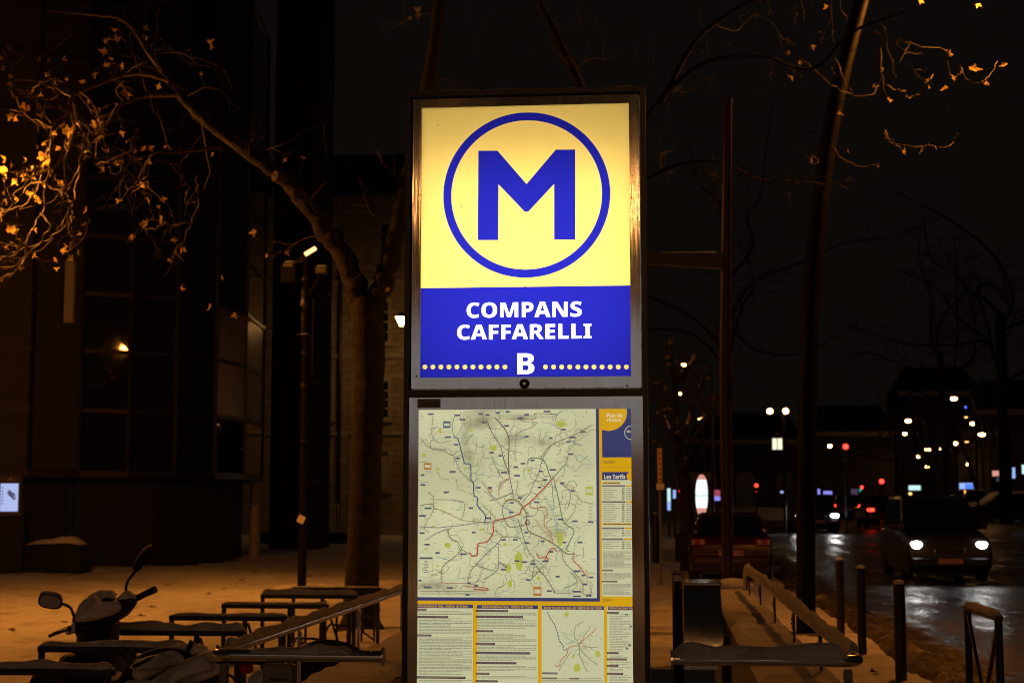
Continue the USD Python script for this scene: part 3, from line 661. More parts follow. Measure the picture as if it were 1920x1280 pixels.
words('tisséo', 1130.5, 1120.5, 1147, 1127, 'dark_ink_glow', 2, 400)
# lower row of posters
for k, (x0, x1, yh, ttl, tx0, tx1) in enumerate(((776, 886, 1133, 'Informations bus, métro et tram', 779.5, 876), (893.5, 1008, 1134.5, 'Informations bus, métro et tram', 903, 998.5), (1015.5, 1132, 1136, 'Sortir le soir en bus, en métro ou en tram', 1019, 1128), (1139.5, 1190, 1137, 'Information Voyageurs', 1141, 1210))):
    sheet('poster_sheet', x0, yh, x1, 1420, 'paper_glow', 1)
    sheet('poster_header', x0, yh, x1, yh + 6.3, 'blue_glow', 2)
    words(ttl, tx0, yh + .6, tx1, yh + 6.0, 'yellow_glow', 3, 700, 'poster_title')
def E8(y): return 1120 + y / 8.0
def column(x0, x1, pills, first, last):
    ys = sorted(pills); pp = {E8(y): x for y, x in pills.items()}
    y = first
    while y < last:
        if not any(abs(y - q) < 3.4 for q in pp): textline(x0 + 1, min(x1 - 2, x0 + (x1 - x0) * rng.choice([1, 1, .98, .97, .8, .6])), y, 1.0, rng.random() < .12)
        y += 2.75
    for q, x in pp.items(): pill(x0 - 2, 760 + x / 8.0, q, 3.5)
column(783, 886, {180: 310, 290: 635, 568: 385, 1200: 895, 1420: 700, 1700: 600}, 1146, 1400)
column(893.5, 1008, {200: 1535, 290: 1760, 503: 1310, 693: 1340, 833: 1865, 982: 1662, 1143: 1255, 1255: 1378, 1500: 1600}, 1147, 1400)
for y, x in ((1148.5, 1160), (1224, 1160), (1236, 1175), (1248, 1159), (1263, 1168)): pill(1138, x, y, 3.4)
for y in np.arange(1152, 1400, 3.1):
    if not any(abs(y - q) < 3 for q in (1148.5, 1224, 1236, 1248, 1263)): textline(1143, rng.choice([1183, 1178, 1168]), y, .9)
for x, y in ((1172, 1152), (1180, 1174), (1178, 1209), (1173, 1216)): sheet('colour_chip', x, y - 1.4, x + 5, y + 1.4, 'line_slate', 3)
for y in np.arange(1272, 1400, 3): textline(1017, 1128, y, .9)
pill(1016, 1045, 1262, 3.2, 'label_ink_glow'); pill(1016, 1044, 1271.5, 2.6); pill(1067, 1085, 1272, 2.6)
part('poster_text', flat(clip(union_all(txt)), lay_y(2.5)), 'grey_ink_glow', tot, True, kind='stuff')
part('poster_text', flat(clip(union_all(txt2)), lay_y(3.5)), 'dark_ink_glow', tot, True, kind='stuff')
# the small night map
def E4(q): return [T(740 + a / 3.84, 1040 + c / 3.84) for a, c in q]
nb = R(1017, 1143.5, 1131, 1258)
for col, w, q, dash in (('navy', 1.3, [(1098, 410), (1120, 460), (1150, 500), (1170, 560), (1185, 620), (1215, 655), (1210, 685), (1240, 685)], 1), ('red', 1.3, [(1445, 535), (1400, 580), (1360, 610), (1325, 650), (1250, 665), (1238, 720), (1190, 760), (1188, 800), (1160, 805), (1150, 785)], 1),
                       ('slate', .9, [(1325, 650), (1350, 700), (1400, 750), (1460, 790)], 0), ('olive', .9, [(1325, 640), (1290, 590), (1300, 510), (1360, 480)], 0), ('pine', .9, [(1325, 660), (1330, 720), (1360, 790), (1385, 840), (1480, 850)], 0), ('teal', .8, [(1320, 640), (1240, 600), (1195, 550)], 0), ('olive', .8, [(1330, 640), (1370, 570), (1410, 520)], 0), ('slate', .8, [(1260, 710), (1215, 770), (1180, 835)], 0), ('brown', .8, [(1340, 655), (1400, 665), (1460, 668)], 0)):
    ls = LineString(E4(q))
    g = union_all([LineString([ls.interpolate(a), ls.interpolate(a + 4 * U)]) for a in np.arange(0, ls.length, 5.2 * U)]) if dash else ls
    part('night_line', flat(g.buffer(w * .55 * U, 1, cap_style=2).intersection(nb), lay_y(4)), 'line_' + col, tot, True)
nn = []
for k in range(95):
    a = rng.normal([1330, 650], [75, 75]); d = rng.uniform(10, 26); th = rng.choice([.7, -.7]) + rng.normal(0, .1)
    nn.append(LineString(E4([a, a + d * np.array([math.cos(th), math.sin(th)])])).buffer(.24 * U, 1, cap_style=2))
part('night_stops', flat(union_all(nn).intersection(nb), lay_y(3)), 'grey_ink_glow', tot, True, kind='stuff')
for q, r in (((1235, 428), 16), ((1310, 820), 30), ((1460, 715), 22), ((1285, 730), 12)):
    part('park_patch', flat(Polygon(E4([(q[0] + r * math.cos(a) * rng.uniform(.7, 1.1), q[1] + 1.3 * r * math.sin(a) * rng.uniform(.7, 1.1)) for a in np.linspace(0, 2 * PI, 9)[:-1]])).intersection(nb), lay_y(2.2)), 'line_park', tot, True)
part('map_glass', flat(sbox(ox0, oz0, ox1, oz1), YT + .003), 'glass_pane', tot, True)
cp = MB().box(((L0 + R0) / 2, YT + .14, .05), (R0 - L0 + .12, .46, .10), .012); cp.build('plinth', 'concrete', tot, True)

# ------------------------------------------------------------------ handrails round the stairwell
RX0, RX1, RY, RZ = -1.953, .822, 6.70, .935
def corner(p0, pc, p1, r=.07, n=7):
    p0, pc, p1 = map(np.asarray, (p0, pc, p1)); a = (p0 - pc) / np.linalg.norm(p0 - pc); b = (p1 - pc) / np.linalg.norm(p1 - pc)
    return [pc + a * r * (1 - s) ** 2 + b * r * s * s for s in np.linspace(0, 1, n)]
def handrail(label, rx, endx, sgn):
    t = thing('handrail', label, 'handrail', (rx, RY, 0))
    near = [(endx, RY, RZ), (rx + sgn * .35, RY, RZ)]; cr = corner((endx, RY, RZ), (rx, RY, RZ), (rx, 15.6, RZ), .09)
    p = near + cr + [(rx, y, RZ) for y in np.linspace(7.2, 15.55, 12)]
    p += [(rx, 15.62, RZ - .02), (rx, 15.66, RZ - .08), (rx, 15.66, .62)]
    part('rail', tube(p, .0245, 14), 'bright_steel', t, True, smooth=50)
    MB().add((lambda m: (np.array(m[0])[:, [2, 0, 1]] * [sgn * -1, 1, 1] + [endx, RY, RZ], np.array(m[1])))(lathe([(.001, -.002), (.040, -.002), (.040, .006), (.001, .006)], 20))).build('end_flange', 'bright_steel', t, True)
    for y in (8.32, 9.98, 11.64, 13.3, 14.96):
        pl = part('post', cbox((rx, y, (RZ + .45) / 2), (.012, .042, RZ - .45), .002), 'bright_steel' if rx < 0 else 'dark_steel', t, True)
        part('fixing_plate', cbox((rx - .010 if rx > 0 else rx + .010, y, RZ - .085), (.006, .036, .10), .002), 'bright_steel', pl, True)
        for dz in (-.07, -.095): part('bolt', cbox((rx + .015 if rx < 0 else rx - .015, y, RZ + dz), (.008, .016, .014), .002), 'ink', pl, True)
    part('corner_post', cbox((rx - sgn * -.05, RY, .45), (.035, .035, .90), .004), 'plate_grey', t, True)
    sp = snow_cap([(rx, y, RZ + .016) for y in np.linspace(6.9, 15.5, 40)], .046 if rx < 0 else .058, .034 if rx < 0 else .050, 11 + int(rx > 0), .55); part('snow_strip', sp, 'snow_clean', t, True, smooth=70)
    x0, x1 = sorted((endx - sgn * -.02 * 0, rx + sgn * .05))
    sp = snow_cap([(x, RY, RZ + .014) for x in np.linspace(x0 + (.0 if rx > 0 else .10), x1 - (.0 if rx > 0 else .05), 14)], .060, .052 if rx > 0 else .024, 15 + int(rx > 0), .8 if rx < 0 else .5, .42 if rx < 0 else 0); part('snow_strip', sp, 'snow_clean', t, True, smooth=70)
    return t
hl = handrail('steel tube handrail with a bright edge and patchy snow, left of the totem', RX0, -1.20, 1)
bp = part('bracket_box', cbox((-1.66, RY + .01, .70), (.135, .05, .40), .006), 'plate_grey', hl, True)
for dz in (.10, .065): part('slot', cbox((-1.655, RY - .017, .735 + dz), (.085, .004, .010)), 'twig_bark', bp, True)
handrail('steel tube handrail under a thick snow roll, right of the totem', RX1, .035, -1)

# ------------------------------------------------------------------ escalator end inside the stairwell
t = thing('escalator_end', 'curved brushed steel escalator end with black handrail inside the right stairwell wall', 'escalator', (.28, 12.0, 0))
prof = []
for s in np.linspace(0, 1, 18):
    z = .97 - .62 * s; q_ = 1 - s; y = 11.86 + .62 * (.06 * q_ + .21 * q_ * q_); x1 = .455 - .012 * math.cos(s * 3) - .06 * max(0, s - .62) / .38
    prof.append([(.165, y, z), (x1, y, z), (x1, 12.6, z), (.165, 12.6, z)])
part('steel_skirt', loft(prof), 'skirt_steel', t, True, smooth=35)
part('top_cover', cbox((.31, 12.28, .975), (.29, .62, .02), .006), 'bright_steel', t, True)
hp = [(.115, 12.0, -.4), (.115, 11.97, .35), (.115, 11.96, .80), (.115, 12.02, .93), (.115, 12.2, 1.0), (.115, 12.8, 1.0)]
part('handrail_belt', tube(smooth_path(hp, 5), .040, 12), 'black_rubber', t, True, smooth=50)
part('belt_cap', cbox((.115, 12.02, 1.02), (.075, .07, .07), .012), 'brushed_steel', t, True)
part('balustrade', cbox((.115, 12.9, .2), (.03, 1.7, 1.4), .004), 'dark_steel', t, True)

# ------------------------------------------------------------------ purple mast with a cross arm
t = thing('sign_mast', 'tall purple brown mast with one snow-topped arm reaching behind the totem', 'mast', (.72, 16.3, 0))
b0 = onY(1365, 1100, 16.3); tp = onY(1363, 185, 16.3)
part('pole', tube([(b0[0], 16.3, 0), (b0[0], 16.3, 3), (tp[0] + .01, 16.3, tp[2])], [.063, .060, .045], 14), 'mast_purple', t, True, smooth=50)
a1 = onY(1356, 487, 16.3); a0 = onY(1120, 483, 16.3)
part('arm', loft([[(a1[0], 16.26, a1[2] - .10), (a1[0], 16.34, a1[2] - .10), (a1[0], 16.34, a1[2] + .065), (a1[0], 16.26, a1[2] + .065)], [(a0[0], 16.27, a0[2] - .035), (a0[0], 16.33, a0[2] - .035), (a0[0], 16.33, a0[2] + .055), (a0[0], 16.27, a0[2] + .055)]]), 'mast_purple', t, True)
part('snow_strip', snow_cap([(a0[0], 16.3, a1[2] + .055), (a1[0] - .05, 16.3, a1[2] + .062)], .07, .028, 3, .3), 'snow_clean', t, True, smooth=60)
for py in (716, 743):
    q = onY(1365, py, 16.3); part('clamp_band', tube([(q[0], 16.3, q[2] - .012), (q[0], 16.3, q[2] + .012)], .066, 14), 'dark_steel', t, True)
hp = [(b0[0] + .12 * math.cos(a) * (1 + .3 * math.sin(3 * a)), 16.3 + .12 * math.sin(a), .70) for a in np.linspace(0, 6.28, 12)]
part('snow_heap', ico((b0[0] + .04, 16.2, .72), 1, 3, (.22, .25, .10)), 'snow', t, True, smooth=True)

# ------------------------------------------------------------------ curved lamp mast on the right and its twin behind the photographer
def curved_lamp(name, label, base, pts, rad, head, lampmat, hr, group=None):
    t = thing(name, label, 'street lamp', base, group=group)
    part('mast', tube(smooth_path(pts, 5), np.interp(np.linspace(0, 1, (len(pts) - 1) * 5 + 1), [0, .5, 1], rad), 16), 'mast_black', t, True, smooth=60)
    part('lamp_head', loft([[(head[0] + sx * (.42 if k < 2 else .16), head[1] + sy * (.20 if k < 2 else .08), head[2] + [.05, .10, .20][k]) for sx, sy in ((-1, -1), (1, -1), (1, 1), (-1, 1))] for k in range(3)]), 'black_paint', t, True)
    part('lamp_lens', ico((head[0], head[1], head[2] + .01), hr, 2, (1.3, 1, .5)), lampmat, t, True, smooth=True)
    part('base_plate', cbox((base[0], base[1], .02), (.42, .42, .05), .01), 'black_paint', t, True)
    return t
mp = [onY(x, y, 19.0) for x, y in ((1511, 1188), (1511, 1000), (1513, 800), (1520, 600), (1533, 420), (1560, 230), (1605, 40), (1650, -90), (1715, -120), (1780, -75))]
mp[0][2] = 0
curved_lamp('street_lamp', 'black lamp mast curving up out of the picture behind the right handrail', (mp[0][0], 19.0, 0), mp, [.118, .105, .06], onY(1800, -17, 19.0), 'sodium_lamp_right', .15)
st = onY(1572, 211, 18.9); rt = part('sticker', cbox(st, (.06, .01, .10), .002), 'yellow_plate', None) if False else None
bk = [(-4.6, -14, 0), (-4.6, -14, 3), (-4.6, -14, 5.5), (-4.3, -14, 6.9), (-3.3, -14, 7.3), (-2.4, -14, 7.15)]
curved_lamp('street_lamp', 'street lamp behind the photographer, mirrored in the steel door of the totem', (-4.6, -14, 0), bk, [.118, .105, .06], (-1.9, -14, 7.0), 'sodium_lamp_back', .22)

curved_lamp('street_lamp', 'taller street lamp farther behind the photographer, its streak mirrored in the curved escalator steel', (3.4, -22, 0), [(3.4, -22, 0), (3.4, -22, 3), (3.4, -22, 6.2), (3.2, -22, 7.8), (2.5, -22, 8.4), (1.6, -22, 8.3)], [.118, .105, .06], (1.1, -22, 8.2), 'sodium_lamp_tall', .22)

# ------------------------------------------------------------------ bollards and hoop barrier at the kerb
def bollard(label, px, py, top, r):
    p = onZ(px, py, 0); t = thing('bollard', label, 'bollard', (p[0], p[1], 0))
    h = onY(px, top, p[1])[2]
    part('post', lathe([(.001, -.15), (r, -.15), (r, h - .03), (r - .006, h - .012), (r - .02, h), (.001, h)], 20), 'bollard_paint', t, smooth=40)
    part('groove', lathe([(r + .001, h - .17), (r + .0015, h - .17), (r + .0015, h - .155), (r + .001, h - .155)], 20), 'ink', t)
    part('snow_cap', (lambda m: (m[0] * [1, 1, 1], m[1]))(ico((0, 0, h), 1, 3, (r * .93, r * .93, .028))), 'snow_clean', t, smooth=True)
bollard('black bollard with a snow cap, nearest of the three at the pavement edge', 1690, 1278, 1092, .052)
bollard('black snow-capped bollard, middle of the three along the kerb', 1617, 1223, 1063, .047)
bollard('black bollard with a snow cap, the one closest to the curved lamp mast', 1577, 1195, 1048, .047)
t = thing('hoop_barrier', 'black hoop barrier with crossed braces and a snow-covered top bar, by the road', 'barrier', (2.05, 10.3, 0))
h = .895; y0, y1 = 9.85, 10.82
for y in (y0, y1): part('leg', tube([(2.05, y, -.1), (2.05, y, h - .02)], .024, 10), 'black_paint', t, True, smooth=50)
part('top_bar', tube([(2.05, y0 - .02, h), (2.05, y1 + .02, h)], .026, 10), 'black_paint', t, True, smooth=50)
part('snow_strip', snow_cap([(2.05, y0 - .03, h + .012), (2.05, y1 + .03, h + .012)], .062, .034, 4, .3), 'snow_clean', t, True, smooth=60)
ym = (y0 + y1) / 2
for ya in (y0, y1): part('brace', tube([(2.05, ya, h - .03), (2.05, ym, .33)], .013, 8), 'lever', t, True); part('brace', tube([(2.05, ym, .33), (2.05, ya, .0)], .013, 8), 'black_paint', t, True)
part('hub', ico((2.05, ym, .33), .045, 2), 'black_paint', t, True, smooth=True)

# ------------------------------------------------------------------ bicycle racks
def rack(label, y, dx, seed, thick):
    t = thing('bicycle_rack', label, 'bicycle rack', (-4.27 + dx, y, 0), group=None)
    w, H = 1.05, .595
    part('top_bar', cbox((w / 2, 0, H), (w, .075, .042), .006), 'black_paint', t)
    for x in (.018, w * .635, w - .04): part('leg', cbox((x, 0, H / 2 - .06), (.038, .038, H + .08), .005), 'black_paint', t)
    for x in (w * .76, w * .90): part('bar', cbox((x, .12, H / 2 - .1), (.022, .022, H), .003), 'black_paint', t)
    part('brace', tube([(w * .66, 0, H - .04), (w * .80, .04, .10), (w * .9, .08, .02)], .013, 8), 'black_paint', t)
    part('wheel_hoop', tube(smooth_path([(w * .62, 0, .05), (w * .74, -.2, .30), (w * .86, -.34, .32), (w * .97, -.2, .28), (w - .03, 0, .05)], 5), .012, 8), 'black_paint', t)
    part('snow_strip', snow_cap([(.0, 0, H + .018), (w, 0, H + .018)], .074, thick * .78, seed, .45), 'snow_clean', t, smooth=65)
rk = [('nearest of the bike racks, cut by the left bottom corner of the picture', 9.06, -.02, .055), ('bike rack with an even snow slab, in front of the scooter', 10.44, .0, .055), ('bike rack with thick snow piled high, touching the right of the scooter', 11.8, .03, .085), ('thin-snowed bike rack, fourth counted from the nearest', 13.3, .0, .035),
      ('bike rack with small bumps of snow on its bar, fifth from the nearest', 14.85, .02, .035), ('bike rack with a rounded snow slab, in front of the lamp post', 16.4, .0, .075), ('farthest bike rack, thinly snowed, in front of the big tree trunk', 17.8, .0, .022)]
for i, (l, y, dx, th_) in enumerate(rk): rack(l, y, dx, 40 + i, th_)

# ------------------------------------------------------------------ scooter
Y0 = 11.15
def S(px, py, dy=0.0): return onY(px, py, Y0 + dy)
c0 = S(180, 1150)
t = thing('motor_scooter', 'dark motor scooter leaning on its stand, handlebars and mirrors dusted with snow', 'scooter', (c0[0], Y0, 0))
def blob(pts, r, name, m, n=12, **k):
    part(name, tube(smooth_path(pts, 4), np.interp(np.linspace(0, 1, (len(pts) - 1) * 4 + 1), np.linspace(0, 1, len(r)), r), n), m, t, True, smooth=70, **k)
def hull(pts_r, name, m, par=None, sub=1):
    P = []
    for p, r in pts_r: P.append(ico(p, 1, sub, r if np.ndim(r) else (r, r, r))[0])
    h = trimesh.convex.convex_hull(np.vstack(P)); h = h.subdivide() if len(h.faces) < 400 else h
    return part(name, (np.array(h.vertices), np.array(h.faces)), m, par or t, True, smooth=50)
hull([(S(148, 1160), .05), (S(185, 1165, .05), .075), (S(232, 1140, .05), .06), (S(205, 1128, .1), .05), (S(246, 1128), .045)], 'headset', 'black_paint')
import manifold3d as mf
def lump(chains, name, m, par=None, noise_=.012, edge=.014):
    parts_ = []
    for ch in chains:
        sph = [mf.Manifold.sphere(r_, 20).translate([float(q) for q in p_]) for p_, r_ in ch]
        parts_ += [mf.Manifold.batch_hull([sph[i], sph[i + 1]]) for i in range(len(sph) - 1)]
    k = mf.Manifold.batch_boolean(parts_, mf.OpType.Add).refine_to_length(edge); g = k.to_mesh()
    tm = trimesh.Trimesh(g.vert_properties[:, :3], g.tri_verts, process=True); trimesh.smoothing.filter_taubin(tm, iterations=12)
    v = np.array(tm.vertices); v = v + np.array(tm.vertex_normals) * ((meshkit.fbm(v * 16, 4, 3) - .5) * 2 * noise_)[:, None]
    return part(name, (v, np.array(tm.faces)), m, par or t, True, smooth=True)
lump([[(S(146, 1156), .030), (S(160, 1140, .02), .050), (S(178, 1124, .08), .055), (S(192, 1117, .12), .052), (S(208, 1118, .12), .046), (S(222, 1130, .04), .042), (S(240, 1116, 0), .040), (S(250, 1118, 0), .028)],
      [(S(150, 1158, -.03), .035), (S(172, 1150, -.06), .050), (S(196, 1142, -.06), .052), (S(218, 1136, -.03), .045)], [(S(178, 1124, .08), .05), (S(186, 1146, -.06), .05), (S(208, 1140, -.05), .05)]], 'snow_cover', 'snow')
lump([[(S(150, 1160), .030), (S(141, 1176, -.01), .036), (S(128, 1184, -.02), .022)]], 'snow_cover', 'snow')
part('handlebar', tube(smooth_path([S(100, 1188, -.02), S(150, 1168), S(200, 1146, .05), S(245, 1124, .02), S(285, 1106, -.02)], 4), .016, 10), 'black_paint', t, True, smooth=60)
part('grip', tube([S(246, 1126, .02), S(268, 1115), S(291, 1104, -.03)], [.026, .024, .027], 12), 'black_rubber', t, True, smooth=60)
part('grip', tube([S(146, 1172, 0), S(128, 1182, -.03)], [.022, .024], 12), 'black_rubber', t, True, smooth=60)
part('brake_lever', tube([S(136, 1178, -.03), S(112, 1183, -.05), S(92, 1192, -.05)], [.012, .010, .014], 8), 'black_paint', t, True, smooth=60)
part('brake_lever', tube(smooth_path([S(222, 1150, -.05), S(240, 1142, -.06), S(244, 1136, -.05), S(232, 1146, -.05)], 4), .010, 8), 'black_paint', t, True, smooth=60)
hull([(S(150, 1186, -.05), .035), (S(162, 1176, -.05), .045), (S(148, 1172, -.04), .03)], 'switch_pod', 'black_paint')
def mirror(stem, ctr, ax, ay, nrm, snow):
    part('mirror_stem', tube(smooth_path(stem, 5), .011, 8), 'black_paint', t, True, smooth=60)
    ctr = np.asarray(ctr); ax = np.asarray(ax, float); ay = np.asarray(ay, float); nrm = np.asarray(nrm, float) / np.linalg.norm(nrm)
    a = np.linspace(0, 2 * PI, 28)[:-1]; sq = lambda c: np.sign(c) * np.abs(c) ** .72
    el = np.stack([ax * sq(math.cos(q)) + ay * sq(math.sin(q)) for q in a])
    rings = [ctr + nrm * .004 + el * 1.0, ctr - nrm * .010 + el * 1.06, ctr - nrm * .035 + el * .92, ctr - nrm * .055 + el * .55, ctr - nrm * .06 + el * .1]
    m = part('mirror_housing', loft(rings), 'black_rubber', t, True, smooth=60)
    part('mirror_glass', loft([ctr + nrm * .0045 + el * .90, ctr + nrm * .0065 + el * .88]), 'mirror', m, True)
    if snow: part('snow_cap', loft([ctr - nrm * .03 + el * [1.04, 1, 1.0] + [0, 0, .006], ctr - nrm * .02 + el * 1.0 * [1, 1, 1] + [0, 0, .024], ctr - nrm * .05 + el * .7 + [0, 0, .03]]), 'snow_clean', m, True, smooth=60)
u = Y0 / F
mirror([S(138, 1154), S(133, 1140), S(122, 1133), S(108, 1130)], S(94, 1127, -.02), (.088, 0, -.012), (.006, 0, .050), (.25, -1, .10), True)
mirror([S(236, 1122), S(237, 1096), S(246, 1080), S(262, 1060)], S(270, 1046, .02), (.052, .02, .092), (-.038, .055, .016), (.95, -.42, .0), False)
hull([(S(168, 1186), (.09, .12, .04)), (S(208, 1170), (.07, .1, .04)), (S(205, 1215, .1), (.06, .1, .05)), (S(165, 1235, .1), (.10, .12, .05))], 'leg_shield', 'black_paint')
hull([(S(150, 1216, -.05), .06), (S(172, 1215, -.05), .05)], 'fairing', 'black_paint')
hull([(S(145, 1235, -.1), (.13, .12, .05)), (S(205, 1236, -.1), (.10, .12, .05)), (S(130, 1300, -.3), (.17, .2, .10)), (S(220, 1300, -.3), (.13, .2, .1)), (S(120, 1400, -.1), (.15, .4, .1)), (S(215, 1400, -.1), (.15, .4, .1))], 'seat_body', 'black_rubber')
for yy in (-.75, .75): part('wheel', (lambda m: (np.array(m[0])[:, [2, 0, 1]] + [c0[0] - .02, Y0 + yy - .1, .24], np.array(m[1])))(lathe([(.14, -.055), (.23, -.05), (.255, 0), (.23, .05), (.14, .055), (.139, 0)], 28)), 'tyre', t, True, smooth=50)
hull([(S(225, 1262, -.2), (.05, .2, .03)), (S(236, 1300, -.2), (.04, .2, .05))], 'snow_cover', 'snow')

# ------------------------------------------------------------------ snowed-in bicycle between the racks
yb_ = 9.75
def B(px, py, dy=0): return onY(px, py, yb_ + dy)
q0 = B(462, 1300)
t = thing('bicycle', 'bicycle buried in snow behind the left handrail, its red rear lamp showing', 'bicycle', (q0[0], yb_, 0))
for x in (-.52, .52): 
    w = part('wheel', (lambda m: (np.array(m[0])[:, [0, 2, 1]] + [q0[0] + x, yb_, .34], np.array(m[1])))(lathe([(.318, -.018), (.335, -.016), (.34, 0), (.335, .016), (.318, .018), (.312, 0)], 36)), 'tyre', t, True, smooth=50)
    part('rim', (lambda m: (np.array(m[0])[:, [0, 2, 1]] + [q0[0] + x, yb_, .34], np.array(m[1])))(lathe([(.295, -.012), (.312, -.011), (.312, .011), (.295, .012)], 36)), 'rim', w, True)
xc = q0[0]
for a, b_ in (((xc + .52, yb_, .34), (xc + .25, yb_, .62)), ((xc + .52, yb_, .34), (xc + .10, yb_, .30)), ((xc + .10, yb_, .30), (xc + .25, yb_, .66)), ((xc + .10, yb_, .30), (xc - .36, yb_, .60)), ((xc + .22, yb_, .58), (xc - .36, yb_, .62)), ((xc - .36, yb_, .72), (xc - .52, yb_, .34))):
    part('frame_tube', tube([a, b_], .017, 8), 'black_paint', t, True)
part('handlebar', tube(smooth_path([B(250, 1248, -.25), B(290, 1232, -.1), B(310, 1240), B(320, 1230, .1), B(330, 1226, .25)], 4), .013, 8), 'lever', t, True, smooth=60)
hull([(B(420, 1240), (.12, .06, .02)), (B(470, 1236), (.06, .09, .025))], 'saddle', 'black_rubber')
part('mudguard', tube([(xc + .52 + .375 * math.cos(a), yb_, .34 + .375 * math.sin(a)) for a in np.linspace(.05, 2.3, 14)], .022, 8), 'black_paint', t, True, smooth=60)
part('rear_lamp', cbox(B(462, 1252, -.08), (.085, .05, .06), .014), 'red_lens', t, True)
for k, p in enumerate([[B(245, 1252, -.2), B(330, 1240), B(372, 1222, .05)], [B(335, 1262, -.1), B(370, 1240, -.1), B(410, 1228, 0)], [B(380, 1238, -.03), B(480, 1226)], [B(300, 1290, -.2), B(350, 1262, -.15), B(400, 1250, -.1)], [B(280, 1262), B(340, 1222, .2)], [B(470, 1282, -.2), B(520, 1266, -.1)]]):
    part('snow_strip', snow_cap(smooth_path(p, 5), .10 + .03 * (k % 3), .055, 60 + k, .5), 'snow', t, True, smooth=70)

lump([[(B(262, 1262, -.1), .05), (B(300, 1240, 0), .06), (B(340, 1226, .05), .07), (B(378, 1222, .1), .05)], [(B(300, 1284, -.1), .06), (B(345, 1262), .08), (B(390, 1250), .07), (B(430, 1236), .05)], [(B(250, 1290, -.15), .06), (B(290, 1300, -.1), .08), (B(360, 1310, -.1), .09)], [(B(480, 1275, -.1), .05), (B(510, 1268, 0), .06)]], 'snow_load', 'snow', t, .018, .02)
# ------------------------------------------------------------------ trees
def leaf_mesh(r, rg):
    """plane-tree leaf with five pointed lobes, curled"""
    out = [(0, -.55)]
    for k, (a, l) in enumerate(((-150, .55), (-118, .40), (-78, .85), (-52, .42), (0, 1.0), (52, .42), (78, .85), (118, .40), (150, .55))):
        q = math.radians(90 + a) if False else math.radians(a); out.append((l * math.sin(q), l * math.cos(q)))
    out = np.array(out) * r; n = len(out)
    cv = rg.uniform(-.9, .9); dr = rg.uniform(-.6, .6)
    v = np.column_stack([out, cv * (out[:, 0] ** 2) / r + dr * out[:, 1] ** 2 / r]); v = np.vstack([v, [0, 0, .05 * r]])
    f = [(n, i, (i + 1) % n) for i in range(n)]
    a, b, c = rg.uniform(0, 6.28, 3); m = trimesh.transformations.euler_matrix(a, b, c)[:3, :3]
    return v @ m.T, np.array(f)
class Tree:
    def __init__(s, t, seed): s.t, s.rg, s.twig, s.leaves, s.spots = t, np.random.default_rng(seed), MB(), 0, []
    def limb(s, pts, r0, r1, name='limb', m='bark', n=9):
        p = smooth_path(pts, 6); p[1:-1] += s.rg.normal(0, r0 * .10, (len(p) - 2, 3))
        rr = np.linspace(r0, r1, len(p)) * (1 + .06 * s.rg.normal(size=len(p)))
        part(name, tube(p, rr, n), m, s.t, True, smooth=60); s.spots.append((p, r1)); return p
    def twigs(s, p, n, length, r, droop=-.35, depth=2, spread=.9, lo=.15):
        for _ in range(n):
            i = int(s.rg.uniform(lo, 1) * (len(p) - 2)); d = p[i + 1] - p[i]; d = d / max(np.linalg.norm(d), 1e-6)
            s.branch(p[i], d * .5 + s.rg.normal(0, spread, 3), length * s.rg.uniform(.5, 1.2), r * s.rg.uniform(.7, 1.1), droop, depth)
    def branch(s, a, d, L, r, droop, depth):
        k = 8; p = [np.asarray(a, float)]; d = d / np.linalg.norm(d)
        for j in range(k):
            d = d + s.rg.normal(0, .24, 3) + np.array([0, 0, droop * (1 - .9 * j / k) * .32 + (.10 if j > 5 else 0)]); d /= np.linalg.norm(d)
            p.append(p[-1] + d * L / k)
        p = np.array(p); s.twig.add(tube(p, np.linspace(r, r * .42, len(p)), 5)); s.spots.append((p, r))
        if depth > 0:
            for _ in range(s.rg.integers(2, 4)):
                i = s.rg.integers(2, k); q = p[i] - p[i - 1]; s.branch(p[i], q / np.linalg.norm(q) + s.rg.normal(0, .7, 3), L * s.rg.uniform(.35, .6), r * .62, droop, depth - 1)
        else: s.ends = getattr(s, 'ends', []) + [p[-1], p[-3]]
    def leaf(s, c, r):
        if s.leaves >= 290: return
        v, f = leaf_mesh(r, s.rg); part('leaf', (v + np.asarray(c), f), 'leaf', s.t, True); s.leaves += 1
    def done(s): s.twig.build('twigs', 'twig_bark', s.t, True, smooth=True, kind='stuff')
t = thing('plane_tree', 'big plane tree behind the bike racks, its long limb reaching the lamplit leaves', 'tree', onZ(676, 1175, 0))
tr = Tree(t, 3); D = 19.8
G = lambda x, y, d=0: onY(x, y, D + d)
p = np.array([G(676, 1178), G(678, 1110), G(684, 960), G(687, 844), G(692, 722), G(690, 621), G(688, 560)]); p[0][2] = -.1
pp = smooth_path(p, 6); rr = np.interp(np.linspace(0, 1, len(pp)), [0, .06, .2, .5, .75, 1], [.36, .25, .215, .20, .215, .21]) * (1 + .04 * np.random.default_rng(1).normal(size=len(pp)))
part('trunk', tube(pp, rr, 18), 'bark', t, True, smooth=70); base_tr = pp
l1 = tr.limb([G(684, 590), G(655, 505), G(620, 445), G(585, 395), G(540, 340)], .155, .10)
l2 = tr.limb([G(540, 340), G(520, 325), G(430, 262, -.2), G(370, 212, -.3), G(320, 155, -.4)], .095, .060, n=8)
part('cut_stub', tube([G(535, 338), G(522, 333, -.15), G(515, 330, -.2)], [.085, .075, .07], 9), 'twig_bark', t, True)
l3 = tr.limb([G(692, 590), G(722, 520), G(742, 440), G(765, 330), G(800, 180), G(830, -60)], .15, .08)
